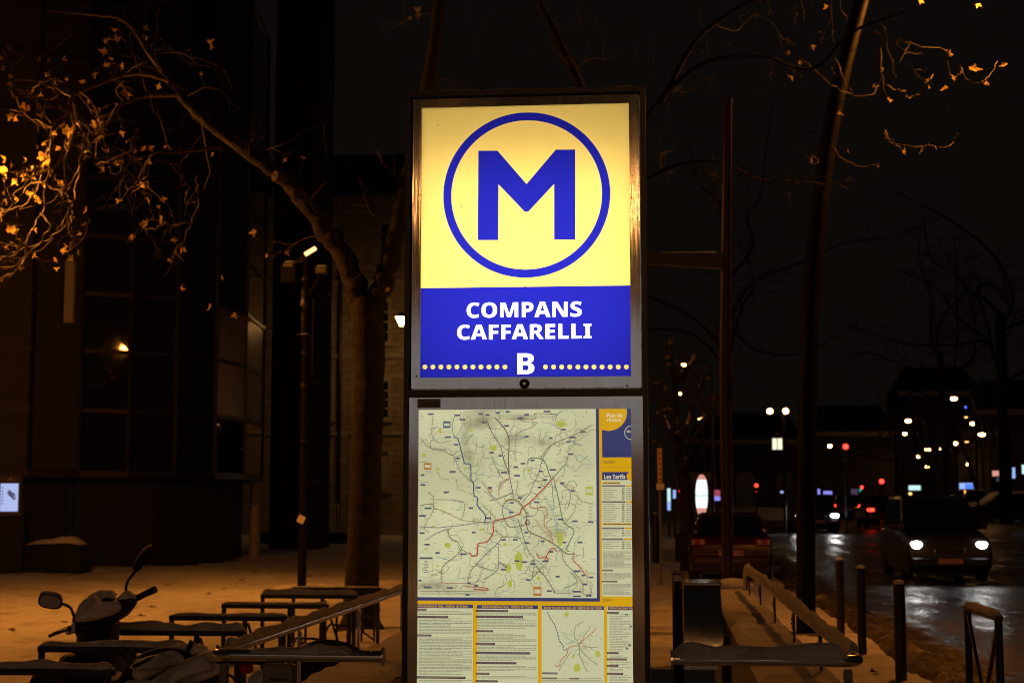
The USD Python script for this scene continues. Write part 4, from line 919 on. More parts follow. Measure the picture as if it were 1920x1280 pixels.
l5 = tr.limb([G(320, 155, -.4), G(300, 145, -.4), G(252, 137, -.5), G(208, 147, -.6), G(160, 168, -.7), G(134, 180, -.7), G(128, 208, -.7), G(102, 232, -.7), G(97, 262, -.7)], .040, .020, 'limb', 'twig_bark', 7)
l6 = tr.limb([G(320, 155, -.4), G(285, 108, -.4), G(238, 42, -.5), G(180, 28, -.6), G(90, 20, -.7)], .045, .018, 'limb', 'twig_bark', 7)
l7 = tr.limb([G(330, 178, -.4), G(272, 181, -.4), G(226, 198, -.5), G(198, 236, -.5), G(168, 248, -.5), G(138, 246, -.6)], .030, .016, 'limb', 'twig_bark', 6)
l8 = tr.limb([G(418, 276, -.3), G(335, 285, -.3), G(288, 290, -.3), G(262, 330, -.3)], .022, .010, 'limb', 'twig_bark', 6)
arcs = [[(97, 262), (95, 290), (88, 340), (76, 400), (52, 455), (20, 478), (-20, 490)], [(155, 262), (152, 300), (142, 350), (136, 385), (118, 430), (70, 458), (30, 470)], [(97, 262), (80, 300), (40, 318), (5, 325), (-30, 330)], [(132, 250), (128, 280), (110, 310), (60, 330), (0, 360)],
        [(52, 455), (48, 480), (35, 503), (0, 524)], [(136, 385), (132, 420), (136, 452), (126, 475)], [(95, 290), (60, 370), (10, 395), (-20, 400)], [(158, 275), (172, 290), (157, 300)], [(76, 400), (90, 430), (40, 490), (-10, 505)], [(100, 240), (60, 220), (20, 205)], [(88, 340), (60, 345), (20, 385), (-10, 430)], [(125, 260), (122, 320), (118, 372), (150, 384)],
        [(134, 180), (90, 160), (40, 150), (-20, 165)], [(128, 150), (85, 150), (55, 175), (20, 165)], [(152, 172), (190, 215), (180, 260), (215, 250)], [(262, 330), (255, 350), (268, 345)], [(370, 330), (372, 370), (358, 420), (340, 455), (320, 490)], [(358, 420), (310, 422), (280, 430), (270, 420)], [(262, 240), (250, 270), (230, 290), (180, 310)], [(60, 115), (45, 95), (65, 90)], [(20, 120), (62, 102), (75, 118)]]
for a in arcs:
    q = smooth_path([G(x, y, -.7 + tr.rg.normal(0, .25)) for x, y in a], 5); q[1:-1] += tr.rg.normal(0, .016, (len(q) - 2, 3)); tr.twig.add(tube(q, np.linspace(.017, .006, len(q)), 5)); tr.spots.append((q, .01))
    for _ in range(5):
        i = tr.rg.integers(1, len(q) - 1); tr.branch(q[i], q[i] - q[i - 1] + tr.rg.normal(0, .06, 3), tr.rg.uniform(.25, .7), .0075, -.1, 1)
for q, n in ((l5, 9), (l7, 7), (l8, 6), (l6, 7), (l2, 5), (l3, 6), (l1, 3)): tr.twigs(q, n, .8 if q is l5 or q is l7 else 1.1, .009, -.25, 2)
lf = [(102, 185, .15), (126, 246, .2), (118, 235, .16), (52, 203, .13), (45, 198, .13), (20, 218, .13), (28, 222, .12), (198, 122, .11), (155, 153, .12), (105, 150, .1), (127, 150, .11), (75, 112, .1), (120, 110, .1), (8, 128, .12), (5, 320, .22), (20, 312, .16), (85, 300, .18), (78, 290, .14), (92, 308, .16), (62, 313, .12), (32, 373, .13), (28, 340, .12), (60, 365, .14), (50, 360, .12), (18, 430, .14), (28, 434, .14), (122, 461, .11), (108, 503, .09), (240, 265, .13), (282, 278, .1), (270, 278, .1), (312, 272, .12), (280, 305, .1), (270, 420, .12), (275, 418, .12), (302, 408, .11), (325, 450, .1), (340, 470, .12), (346, 468, .1), (318, 488, .1), (395, 575, .13), (340, 542, .12), (178, 237, .12), (185, 260, .1), (222, 375, .11), (350, 362, .1), (38, 505, .1), (118, 470, .1), (178, 235, .12), (440, 590, .1), (160, 420, .1), (415, 520, .12), (475, 435, .12), (395, 82, .2), (297, 163, .1), (65, 478, .1), (82, 265, .13), (10, 300, .14), (95, 320, .12), (48, 300, .1)]
for x, y, r in lf: tr.leaf(G(x, y, -.7 + tr.rg.normal(0, .2)), r * .62)
sel = [p_ for p_, r_ in tr.spots]
for _ in range(95):
    q = sel[tr.rg.integers(len(sel))]; tr.leaf(q[tr.rg.integers(len(q))] + tr.rg.normal(0, .04, 3), tr.rg.uniform(.04, .085))
tr.done()
# second plane tree, trunk behind the totem, boughs reaching over to the lamp on the right
t = thing('plane_tree', 'plane tree hidden behind the totem, sparse twigs with lit leaves hanging at the top right', 'tree', onZ(1100, 1215, 0))
tr = Tree(t, 9); D = 17.5; H_ = lambda x, y, d=0: onY(x, y, D + d)
p = [onZ(1100, 1215, 0), H_(1100, 900), H_(1110, 600), H_(1125, 380)]; part('trunk', tube(smooth_path(p, 6), np.linspace(.26, .17, 19), 14), 'bark', t, True, smooth=70)
m1_ = tr.limb([H_(1125, 380), H_(1190, 250), H_(1300, 130), H_(1420, 105), H_(1520, 130), H_(1600, 60), H_(1700, 20)], .035, .012)
m2_ = tr.limb([H_(1125, 380), H_(1100, 200), H_(1040, 60), H_(980, -90)], .08, .03)
m3_ = tr.limb([H_(1240, 190), H_(1320, 60), H_(1480, -30), H_(1640, -60), H_(1760, -50)], .035, .012)
m4_ = tr.limb([H_(1125, 400), H_(1220, 330), H_(1330, 300), H_(1440, 340), H_(1560, 330)], .03, .008, n=6)
for a in ([(1565, 110), (1580, 140), (1600, 178), (1632, 176), (1650, 150), (1655, 130)], [(1660, 160), (1690, 172), (1705, 182), (1722, 178), (1740, 152), (1750, 140)], [(1774, 95), (1780, 140), (1800, 140), (1805, 130)], [(1800, 120), (1808, 145), (1825, 155), (1850, 150), (1870, 115)], [(1660, 245), (1668, 262), (1700, 275), (1740, 274), (1768, 277), (1785, 270), (1797, 250)], [(1660, 245), (1665, 262), (1690, 280), (1700, 285)], [(1560, 275), (1580, 298), (1610, 312), (1645, 310)], [(1500, 110), (1560, 160), (1600, 178)], [(1650, 90), (1655, 160), (1662, 180), (1668, 190)], [(1640, 60), (1700, 80), (1774, 95)], [(1520, 290), (1535, 300), (1525, 310)]):
    q = smooth_path([H_(x, y, 1.0 + tr.rg.normal(0, .2)) for x, y in a], 5); q[1:-1] += tr.rg.normal(0, .010, (len(q) - 2, 3)); tr.twig.add(tube(q, np.linspace(.011, .005, len(q)), 5))
for x, y, r in ((1771, 165, .15), (1781, 102, .12), (1826, 130, .2), (1850, 150, .12), (1850, 158, .1), (1790, 149, .1), (1668, 188, .1), (1695, 283, .13), (1730, 281, .12), (1656, 131, .09), (1640, 160, .08), (1523, 297, .13), (1521, 302, .1), (1549, 14, .1), (1523, 88, .1), (1478, 100, .08), (1484, 145, .12), (1590, 283, .08), (1646, 311, .08), (1883, 122, .12), (1500, 118, .08), (1576, 212, .13), (1740, 150, .08), (1742, 165, .08), (1779, 197, .07), (1727, 2, .1), (1835, 8, .1)):
    tr.leaf(H_(x, y, 1.0), r * .55)
for q, n in ((m1_, 12), (m2_, 10), (m3_, 10), (m4_, 10)): tr.twigs(q, n, 1.0, .007, -.05, 2, .7)
tr.done()

# ------------------------------------------------------------------ lamp post with spotlights on the left
p0 = onY(572, 1100, 27.0); t = thing('lamp_post', 'ornate lamp post with ringed top and tilted spotlights, left of the big tree', 'lamp post', (p0[0], 27.0, 0))
K = 27.0 / F; zz = lambda py: onY(572, py, 27.0)[2]
X0 = onY(572, 600, 27.0)[0]; part('pole', tube([(onY(566, 1095, 27)[0], 27, -.1), (onY(570, 750, 27)[0], 27, zz(750)), (onY(572, 500, 27)[0], 27, zz(480))], [.078, .072, .045], 14), 'mast_black', t, True, smooth=60)
xat = lambda py: np.interp(py, [480, 750, 1095], [onY(571, 500, 27)[0], onY(570, 750, 27)[0], onY(566, 1095, 27)[0]])
for py, r, h in ((523, .085, .05), (548, .055, .06), (571, .075, .10), (600, .05, .05), (628, .145, .030), (660, .07, .06), (723, .075, .09), (826, .085, .04)):
    part('collar', lathe([(.04, -h), (r, -h * .5), (r, h * .3), (.04, h)], 16, (xat(py), 27, zz(py))), 'dark_steel', t, True, smooth=40)
a, b_ = onY(545, 496, 27), onY(594, 464, 27)
ar = part('cross_arm', tube([a, b_], .030, 8), 'dark_steel', t, True); part('lamp_strip', tube([onY(572, 477, 26.95), onY(592, 465, 26.95)], .036, 10), 'sodium_strip', ar, True, smooth=50)
for q, s_ in ((onY(543, 500, 27), 1), (onY(604, 508, 27), 1)):
    fl = part('spotlight', cbox(q, (.22, .26, .13), .02), 'black_paint', t, True); part('snow_cap', snow_cap([q + [-.10, 0, .065], q + [.10, 0, .065]], .2, .04, 9, .3), 'snow_clean', fl, True, smooth=60)
part('spotlight_arm', tube(smooth_path([(xat(560), 27, zz(560)), onY(586, 540, 27), onY(600, 515, 27)], 4), .02, 8), 'dark_steel', t, True)
q = onY(543, 500, 27)
MB().box((q[0] - .12, 27, q[2] - .14), (.015, .28, .24)).box((q[0] + .12, 27, q[2] - .16), (.015, .28, .28)).box((q[0], 26.86, q[2] - .16), (.24, .015, .28)).box((q[0], 27.14, q[2] - .10), (.24, .015, .16)).build('lamp_hood', 'mast_black', t, True)
part('lamp_lens', ico((q[0], 27, q[2] - .10), .06, 2, (1.2, 1.2, .5)), 'sodium_lamp_mast', t, True, smooth=True)
part('side_pipe', tube([(xat(600) + .16, 27, zz(560)), (xat(640) + .15, 27, zz(700))], .022, 8), 'dark_steel', t, True)
stk = (lambda m: (np.array(m[0]), m[1]))(cbox((0, 0, 0), (.125, .006, .135), .002)); rm = trimesh.transformations.rotation_matrix(.45, [0, 1, 0])[:3, :3]
part('sticker', (stk[0] @ rm.T + onY(564.5, 973, 26.91), stk[1]), 'sticker', t, True)
# the sodium lantern just outside the left edge that lights the leaves and the snow
lp = onY(-46, 318, 19.6)
t = thing('street_lamp', 'sodium street lamp just past the left edge, glowing on the leaves there', 'street lamp', (lp[0] - 1.0, 20.6, 0))
part('mast', tube(smooth_path([(lp[0] - 1.0, 20.6, 0), (lp[0] - 1.0, 20.6, 4), (lp[0] - .95, 20.5, 6.2), (lp[0] - .5, 20.2, lp[2] + .42), (lp[0], 19.6, lp[2] + .30)], 5), .06, 10), 'black_paint', t, True, smooth=60)
part('lamp_head', loft([[(lp[0] + sx * w_, 19.6 + sy * w_, lp[2] + z_) for sx, sy in ((-1, -1), (1, -1), (1, 1), (-1, 1))] for z_, w_ in ((.10, .22), (.16, .22), (.30, .08))]), 'black_paint', t, True)
part('lamp_lens', ico(lp, .15, 2), 'sodium_lamp', t, True, smooth=True)

# ------------------------------------------------------------------ dark glass office building, rounded corner, left
gp = [onY(x, 940, d) for x, d in ((-330, 33.5), (-60, 34.5), (52, 35.2), (147, 36.0), (238, 36.6), (325, 37.4), (400, 38.6), (456, 40.6), (490, 44.0), (470, 50))]
gp = [np.array([q[0], q[1]]) for q in gp]
t = thing('office_building', 'dark glass office building with a rounded panelled corner, left of the lamp post', 'building', (gp[4][0], gp[4][1], 0))
rows = [2.30, 3.78, 5.22, 6.62, 8.05, 9.5, 10.95, 12.4, 13.85, 15.3]
NRM = []
for i in range(len(gp) - 1):
    a, b_ = gp[i], gp[i + 1]; d = (b_ - a) / np.linalg.norm(b_ - a); nr = np.array([d[1], -d[0]]); NRM.append(nr)
    def P(u, z, o): q = a + (b_ - a) * u + nr * o; return (q[0], q[1], z)
    for k in range(len(rows) - 1):
        z0, z1 = rows[k] + .05, rows[k + 1] - .05; L_ = np.linalg.norm(b_ - a); e = .06 / L_
        dark = i < 3
        rg = np.random.default_rng(100 * i + k); tl = rg.normal(0, .006, 4)
        v = [P(e, z0, tl[0]), P(1 - e, z0, tl[1]), P(1 - e, z1, tl[2]), P(e, z1, tl[3])]
        bk_ = [P(e, z0, -.05), P(1 - e, z0, -.05), P(1 - e, z1, -.05), P(e, z1, -.05)]
        part('pane' if not dark else 'wall_panel', loft([bk_, v]), ('blind_glass' if i >= 6 and k in (1, 2) else 'dark_glass') if not dark else 'panel_brown', t, True)
        part('transom', loft([[P(0, z1, -.02), P(0, z1 + .10, -.02), P(0, z1 + .10, .035), P(0, z1, .035)], [P(1, z1, -.02), P(1, z1 + .10, -.02), P(1, z1 + .10, .035), P(1, z1, .035)]]), 'mullion', t, True)
    q = a; part('mullion', cbox((q[0] + nr[0] * .0, q[1] + nr[1] * .0, (rows[0] + rows[-1]) / 2), (.085, .085, rows[-1] - rows[0] + .1)), 'mullion', t, True)
    part('soffit_edge', loft([[P(0, 2.18, -.03), P(0, 2.34, -.03), P(0, 2.34, .05), P(0, 2.18, .05)], [P(1, 2.18, -.03), P(1, 2.34, -.03), P(1, 2.34, .05), P(1, 2.18, .05)]]), 'mullion', t, True)
    w0 = [P(0, -.1, -.55), P(1, -.1, -.55), P(1, 2.3, -.55), P(0, 2.3, -.55)]; w1 = [P(0, -.1, -.75), P(1, -.1, -.75), P(1, 2.3, -.75), P(0, 2.3, -.75)]
    part('ground_floor_wall', loft([w0, w1]), 'recess', t, True)
core = Polygon([tuple(q - n_ * .12) for q, n_ in zip(gp, NRM + [NRM[-1]])] + [(-30, 60), (-40, 34)])
cm = trimesh.creation.extrude_polygon(core.buffer(0), 13.3, engine='earcut'); part('core', (np.array(cm.vertices) + [0, 0, 2.2], np.array(cm.faces)), 'recess', t, True)
q = onZ(476, 1046, 0); part('column', tube([(q[0], q[1], -.1), (q[0], q[1], 2.3)], .14, 14), 'stone_trim', t, True, smooth=50)
q = onY(134, 548, 35.6); part('fin', cbox((q[0], 35.5, q[2]), (.22, .16, 1.5), .01), 'stone_trim', t, True)
w0_, w1_ = onY(484, 940, 51)[0], onY(612, 940, 54)[0]
part('rear_wing', cbox(((w0_ + w1_) / 2, 53.5, 12), (w1_ - w0_, 2, 24.4)), 'recess', t, True)
for k in range(7): part('wing_band', cbox(((w0_ + w1_) / 2, 52.48, 2.3 + 3.4 * k), (w1_ - w0_ + .02, .06, .18)), 'mullion', t, True)
# illuminated notice case and planter in front of it
q = onY(20, 930, 33.5); t = thing('notice_case', 'bluish lit notice case with a drawing, beside the office entrance at the left edge', 'display case', (q[0], 33.5, q[2] - 1.6))
w_ = .215; h_ = .31; hc = onY(18, 932, 33.5)
part('frame', slab(frame_poly(hc[0] - w_ - .04, hc[2] - h_ - .10, hc[0] + w_ + .04, hc[2] + h_ + .16, .04, .04, .16, .10), 33.46, 33.58), 'plate_grey', t, True)
part('lit_panel', flat(sbox(hc[0] - w_, hc[2] - h_, hc[0] + w_, hc[2] + h_), 33.50), 'case_light', t, True)
rg = np.random.default_rng(5)
sc_ = [LineString([(hc[0] + .01 + rg.normal(0, .05) + .02 * j, hc[2] + .14 - .03 * j + rg.normal(0, .02)) for j in range(6)]).buffer(.010) for _ in range(4)] + [sbox(hc[0] - .18, hc[2] + .2 - .07 * j, hc[0] - .15, hc[2] + .23 - .07 * j) for j in range(6)]
part('drawing', flat(union_all(sc_), 33.496), 'case_ink', t, True)
part('emblem', flat(LineString([(hc[0] - .04, hc[2] + .37), (hc[0] + .02, hc[2] + .43), (hc[0] + .08, hc[2] + .37)]).buffer(.012), 33.455), 'white_plate', t, True)
part('stand', cbox((hc[0], 33.66, hc[2] / 2 - .1), (.55, .14, hc[2] + .1), .01), 'panel_brown', t, True)
a = onY(40, 1062, 34.0); b_ = onY(152, 1062, 34.0); t = thing('planter', 'long dark planter box heaped with snow in front of the office building', 'planter', ((a[0] + b_[0]) / 2, 34, 0))
zt = onY(90, 1021, 34)[2]; part('box', cbox(((a[0] + b_[0]) / 2, 34.3, zt / 2), (b_[0] - a[0], .7, zt), .02), 'recess', t, True)
part('snow_heap', grid(a[0] + .03, b_[0] - .03, 34.0, 34.62, .05, .05, lambda X, Y: zt - .01 + .16 * np.clip(np.minimum(X - a[0], b_[0] - X) / .3, 0, 1) * np.clip(np.minimum(Y - 33.95, 34.67 - Y) / .2, 0, 1) * (.4 + 1.1 * n2(X, Y, 1.8, 7))), 'snow', t, True, smooth=True)
a = onZ(510, 1018, 0); t = thing('low_wall', 'low dark wall with snow along its top, right of the office building', 'wall', (onY(570, 1000, 60)[0], 60, 0))
a = onY(490, 1000, 60); b_ = onY(680, 1000, 60); part('wall', cbox(((a[0] + b_[0]) / 2, 60, .14), (b_[0] - a[0], .4, .5), .02), 'recess', t, True); part('snow_strip', snow_cap([(a[0], 60, .38), (b_[0], 60, .38)], .42, .13, 3, .4), 'snow', t, True, smooth=60)

# ------------------------------------------------------------------ old stone building behind the tree
YS = 76.0
xa, xb = onY(440, 900, YS)[0], onY(1000, 900, YS)[0]
t = thing('stone_building', 'old stone building with tall windows behind the big plane tree', 'building', ((xa + xb) / 2, YS, 0))
def W(px, py): p = onY(px, py, YS); return p[0], p[2]
wins = [(606, 622, 715, 782, 0), (592, 616, 846, 896, 1), (714, 728, 846, 912, 1), (714, 728, 715, 782, 0), (604, 618, 566, 640, 0), (714, 728, 566, 640, 0), (800, 822, 715, 782, 0), (800, 822, 846, 900, 1), (800, 822, 566, 640, 0), (604, 618, 420, 495, 0), (714, 728, 420, 495, 0)]
wall = sbox(xa, -.1, xb, 17)
holes = [sbox(*W(x0, y1), *W(x1, y0)) for x0, x1, y0, y1, k in wins]
part('wall', slab(wall.difference(union_all(holes)), YS, YS + .5), 'stone_courses', t, True)
part('inner_wall', cbox(((xa + xb) / 2, YS + .7, 8.4), (xb - xa, .3, 17)), 'recess', t, True)
for (x0, x1, y0, y1, k), h_ in zip(wins, holes):
    bx = h_.bounds
    fr = part('window', slab(frame_poly(bx[0] - .16, bx[1] - .14, bx[2] + .16, bx[3] + .20, .16, .16, .2, .14), YS - .07, YS + .02), 'stone_trim', t, True)
    if k: part('shutter', cbox(((bx[0] + bx[2]) / 2, YS + .14, (bx[1] + bx[3]) / 2), (bx[2] - bx[0] - .01, .04, bx[3] - bx[1] - .01)), 'shutter', fr, True)
    else:
        part('pane', cbox(((bx[0] + bx[2]) / 2, YS + .18, (bx[1] + bx[3]) / 2), (bx[2] - bx[0] - .01, .02, bx[3] - bx[1] - .01)), 'dark_glass', fr, True)
        for j in range(1, 4): part('glazing_bar', cbox(((bx[0] + bx[2]) / 2, YS + .14, bx[1] + (bx[3] - bx[1]) * j / 4), (bx[2] - bx[0], .04, .05)), 'white_plate', fr, True)
    part('sill', cbox(((bx[0] + bx[2]) / 2, YS - .10, bx[1] - .20), (bx[2] - bx[0] + .5, .22, .10), .01), 'stone_trim', fr, True)
for py in (812, 668, 530): z = W(600, py)[1]; part('string_course', cbox(((xa + xb) / 2, YS - .06, z), (xb - xa, .14, .22), .01), 'stone_trim', t, True)
for px in (644, 700, 760): x = W(px, 900)[0]; part('pilaster', cbox((x, YS - .05, 8.2), (.42, .12, 16.2), .01), 'stone_courses', t, True)
x = W(637, 900)[0]; part('drainpipe', tube([(x, YS - .2, 0), (x, YS - .2, 15)], .07, 8), 'dark_steel', t, True)
part('roof', loft([[(xa - .4, YS - .5, 17), (xb + .4, YS - .5, 17), (xb + .4, YS + 9, 17), (xa - .4, YS + 9, 17)], [(xa - .2, YS - .3, 17.35), (xb + .2, YS - .3, 17.35), (xb + .2, YS + 9, 17.35), (xa - .2, YS + 9, 17.35)], [(xa + 1, YS + 4, 20), (xb - 1, YS + 4, 20), (xb - 1, YS + 5, 20), (xa + 1, YS + 5, 20)]]), 'far_roof', t, True)
# gate railing by its door
a0_ = onY(588, 1000, 74)[0]; t = thing('iron_gate', 'pale barred gate at the foot of the stone building', 'gate', (a0_ + .5, 74, 0)); 
for k in range(8): part('bar', tube([(a0_ + k * .17, 74, 0), (a0_ + k * .17, 74, 1.55)], .03, 6), 'shutter', t, True)
for z in (.2, 1.4): part('rail', cbox((a0_ + .6, 74, z), (1.3, .05, .06)), 'shutter', t, True)
# wall lantern beside the totem edge
wl = onY(753, 600, 71); t = thing('wall_lantern', 'glowing lantern peeking out at the left edge of the totem', 'lantern', (wl[0], 71, 0))
part('post', tube([(wl[0] + .35, 71, 0), (wl[0] + .35, 71, wl[2] + .3), (wl[0], 71, wl[2] + .34)], .05, 8), 'black_paint', t, True)
part('glass', loft([[(wl[0] + r * sx, 71 + r * sy, wl[2] + z) for sx, sy in ((-1, -1), (1, -1), (1, 1), (-1, 1))] for r, z in ((.08, -.26), (.24, .12))]), 'sodium_lamp_wall', t, True)
part('cap', loft([[(wl[0] + r * sx, 71 + r * sy, wl[2] + z) for sx, sy in ((-1, -1), (1, -1), (1, 1), (-1, 1))] for r, z in ((.30, .14), (.28, .18), (.06, .36))]), 'black_paint', t, True)

# ------------------------------------------------------------------ vehicles
def vehicle(name, label, cat, loc, rz, L, Wd, H, paint, kind='hatch', front=None, rear=None, snow=False, roofh=None, group=None):
    t = thing(name, label, cat, loc, rz, group)
    w = Wd / 2; belt = .92 if kind != 'van' else 1.05
    f_, r_ = L / 2, -L / 2
    if kind == 'van':
        low = [(r_, .38), (r_ + .02, 1.0), (r_ + .03, belt), (f_ - 1.05, belt), (f_ - .28, .92), (f_ - .06, .78), (f_, .55), (f_ - .03, .28), (f_ - .3, .2), (r_ + .2, .22)]
        top = [(r_ + .03, belt - .01), (r_ + .10, H - .12), (r_ + .25, H), (f_ - 1.95, H), (f_ - 1.70, H - .06), (f_ - .98, belt - .01)]
    elif kind == 'hatch':
        low = [(r_ + .05, .32), (r_, .55), (r_ + .04, .74), (r_ + .12, belt), (f_ - 1.15, belt + .02), (f_ - .35, .82), (f_ - .08, .66), (f_, .48), (f_ - .04, .26), (f_ - .3, .19), (r_ + .25, .2)]
        top = [(r_ + .12, belt - .01), (r_ + .48, H - .07), (r_ + .75, H), (f_ - 2.0, H - .02), (f_ - 1.72, H - .08), (f_ - 1.05, belt + .0)]
    else:
        low = [(r_, .36), (r_ + .02, .75), (r_ + .15, belt), (f_ - 1.15, belt), (f_ - .3, .80), (f_, .5), (f_ - .05, .26), (f_ - .3, .2), (r_ + .25, .2)]
        top = [(r_ + .55, belt - .01), (r_ + 1.1, H - .05), (r_ + 1.5, H), (f_ - 1.9, H), (f_ - 1.15, belt)]
    def half(z): return w - (max(0, z - belt) / (H - belt)) * (.20 if kind != 'van' else .15)
    def shell(poly, inset, ww, bev=.06):
        p = Polygon(poly).buffer(-.10, 4).buffer(.10, 4); p = p if p.geom_type == 'Polygon' else Polygon(poly)
        pin = np.array(p.exterior.coords)[:-1]
        if Polygon(pin).exterior.is_ccw: pin = pin[::-1]
        c = pin.mean(0); rad = np.abs(pin - c).max(0)
        rings = []
        for x, k in ((-1, bev), (-1, 0), (1, 0), (1, bev)):
            q = c + (pin - c) * (1 - k / rad)
            s_ = 1 if k == 0 else 0
            rings.append([(x * (half(z) * ww + (0 if k else -.05)), y, z) for y, z in q])
        return loft(rings)
    part('body', shell(low, 0, 1), paint, t, smooth=35)
    part('cabin', shell(top, 0, .97), paint, t, smooth=35)
    def quad(p0, p1, m0, m1, sw, out):
        p0, p1 = np.array(p0, float), np.array(p1, float); d = (p1 - p0); n_ = np.array([-d[1], d[0]]); n_ /= np.linalg.norm(n_)
        if n_ @ out < 0: n_ = -n_
        a, b2 = p0 + d * m0 + n_ * .012, p0 + d * m1 + n_ * .012; c_, e_ = p0 + d * m0 - n_ * .01, p0 + d * m1 - n_ * .01
        xs0, xs1 = half(a[1]) * sw, half(b2[1]) * sw
        return loft([[(-xs0, c_[0], c_[1]), (xs0, c_[0], c_[1]), (xs1, e_[0], e_[1]), (-xs1, e_[0], e_[1])], [(-xs0, a[0], a[1]), (xs0, a[0], a[1]), (xs1, b2[0], b2[1]), (-xs1, b2[0], b2[1])]])
    part('rear_window', quad(top[0], top[1], .10, .94, .84, np.array([-1, .3])), 'car_glass', t)
    part('windscreen', quad(top[-1], top[-2], .06, .97, .90, np.array([1, .3])), 'car_glass', t)
    sw = Polygon(top).buffer(-.09)
    for sx in (-1, 1):
        v, f = trimesh.creation.triangulate_polygon(sw, engine='earcut'); v = np.asarray(v)
        part('side_window', (np.column_stack([[sx * (half(z) * .97 + .008) for z in v[:, 1]], v[:, 0], v[:, 1]]), np.array(f)), 'car_glass', t)
        for yy in (r_ + .72, f_ - .82):
            wh = part('wheel', (lambda m: (np.array(m[0])[:, [2, 0, 1]] + [sx * (w - .09), yy, .30], np.array(m[1])))(lathe([(.18, -.10), (.27, -.10), (.30, -.05), (.30, .05), (.27, .10), (.18, .10)], 24)), 'tyre', t, smooth=40)
            part('rim', (lambda m: (np.array(m[0])[:, [2, 0, 1]] + [sx * (w - .06), yy, .30], np.array(m[1])))(lathe([(.01, -.07), (.185, -.07), (.185, .075), (.01, .05)], 14)), 'rim', wh)
        part('wing_mirror', cbox((sx * (w + .09), f_ - 1.38, belt + .10), (.20, .10, .15), .03), 'black_paint', t)
        if kind == 'van':
            part('headlight', (lambda m: m)(ico((sx * (w - .20), f_ - .10, .73), .145, 2, (1.0, .45, .78))), front or 'clear_lens', t, smooth=True)
            part('tail_light', cbox((sx * (w - .07), r_ - .005, 1.0), (.12, .05, .5), .01), rear or 'red_lens', t)
        else:
            part('headlight', ico((sx * (w - .20), f_ - .10, .64), .13, 2, (1.2, .5, .7)), front or 'clear_lens', t, smooth=True)
            part('tail_light', cbox((sx * (w - .185), r_ + .015, .80), (.30, .06, .13), .02), rear or 'red_lens', t)
            if not rear:
                tl = part('reversing_light', cbox((sx * (w - .25), r_ - .018, .80), (.09, .02, .10), .008), 'clear_lens', t)
                part('indicator', cbox((sx * (w - .07), r_ - .014, .80), (.06, .02, .10), .006), 'clear_lens', t)
    part('rear_bumper', cbox((0, r_ - .01, .44), (Wd - .14, .12, .18), .04), paint if kind != 'van' else 'black_paint', t)
    part('front_bumper', cbox((0, f_ - .02, .42), (Wd - .12, .12, .20), .04), paint if kind != 'van' else 'black_paint', t)
    part('number_plate', cbox((0, r_ - .075 if kind == 'hatch' else r_ - .02, .58 if kind == 'hatch' else .6), (.50, .012, .11), .003), 'number_plate', t)
    part('number_plate', cbox((0, f_ + .046, .44), (.50, .012, .11), .003), 'number_plate', t)
    part('underbody', cbox((0, 0, .25), (Wd - .52, L - .5, .22), .02), 'ink', t)
    part('grille', cbox((0, f_ - .015, .66), (.62, .04, .10), .01), 'ink', t)
    if snow:
        o = Polygon(low).union(Polygon(top)); up_ = o.buffer(.11).difference(o.buffer(-.02)).difference(sbox(r_ - 1, -1, f_ + 1, belt - .08))
        for g in geoms(up_):
            m = trimesh.creation.extrude_polygon(g, Wd - .26, engine='earcut'); v = np.array(m.vertices); part('snow_cover', (np.column_stack([v[:, 2] - (Wd - .26) / 2, v[:, 0], v[:, 1]]), np.array(m.faces)), 'snow', t, smooth=40)
    return t
p = onY(1364, 1090, 33.9); vehicle('parked_car', 'dark red hatchback parked with its tail towards us, behind the purple mast', 'car', (p[0], 33.9, -.02), 0, 3.8, 1.66, 1.40, 'red_car_paint', 'hatch')
p = onY(1751, 1080, 34.9); vehicle('van', 'small grey van driving towards us with both headlights blazing', 'van', (p[0], 34.9, -.06), 180, 4.0, 1.72, 1.80, 'grey_van_paint', 'van', front='headlight')
p = onY(1880, 990, 84); vehicle('parked_car', 'snow-covered parked car at the right edge beyond the van', 'car', (p[0], 84, rise(p[0], 84) - .08), 92, 4.2, 1.72, 1.5, 'dark_car_paint', 'hatch', snow=True)
p = onY(1827, 985, 88); vehicle('van', 'pale snow-topped van in front of the blue screen', 'van', (p[0], 88, rise(p[0], 88) - .1), 180, 4.0, 1.5, 1.75, 'white_car_paint', 'van')
p = onY(1536, 975, 62); vehicle('oncoming_car', 'far oncoming car beside the lamp mast, one bright headlight showing', 'car', (p[0] - .25, 62, rise(p[0], 62) - .1), 180, 4.0, 1.7, 1.45, 'dark_car_paint', 'hatch', front='headlight')
for px, d, lb in ((1537, 98, 'far queueing car with red tail lights, directly right of the lamp mast'), (1583, 92, 'far dark car braking with two red tail lights, left of the van'), (1650, 70, 'dark car driving away close beside the left flank of the van')):
    p = onY(px, 950, d); vehicle('distant_car', lb, 'car', (p[0], d, rise(p[0], d) - .1), 0, 4.0, 1.7, 1.45, 'dark_car_paint', 'hatch', rear='red_signal')

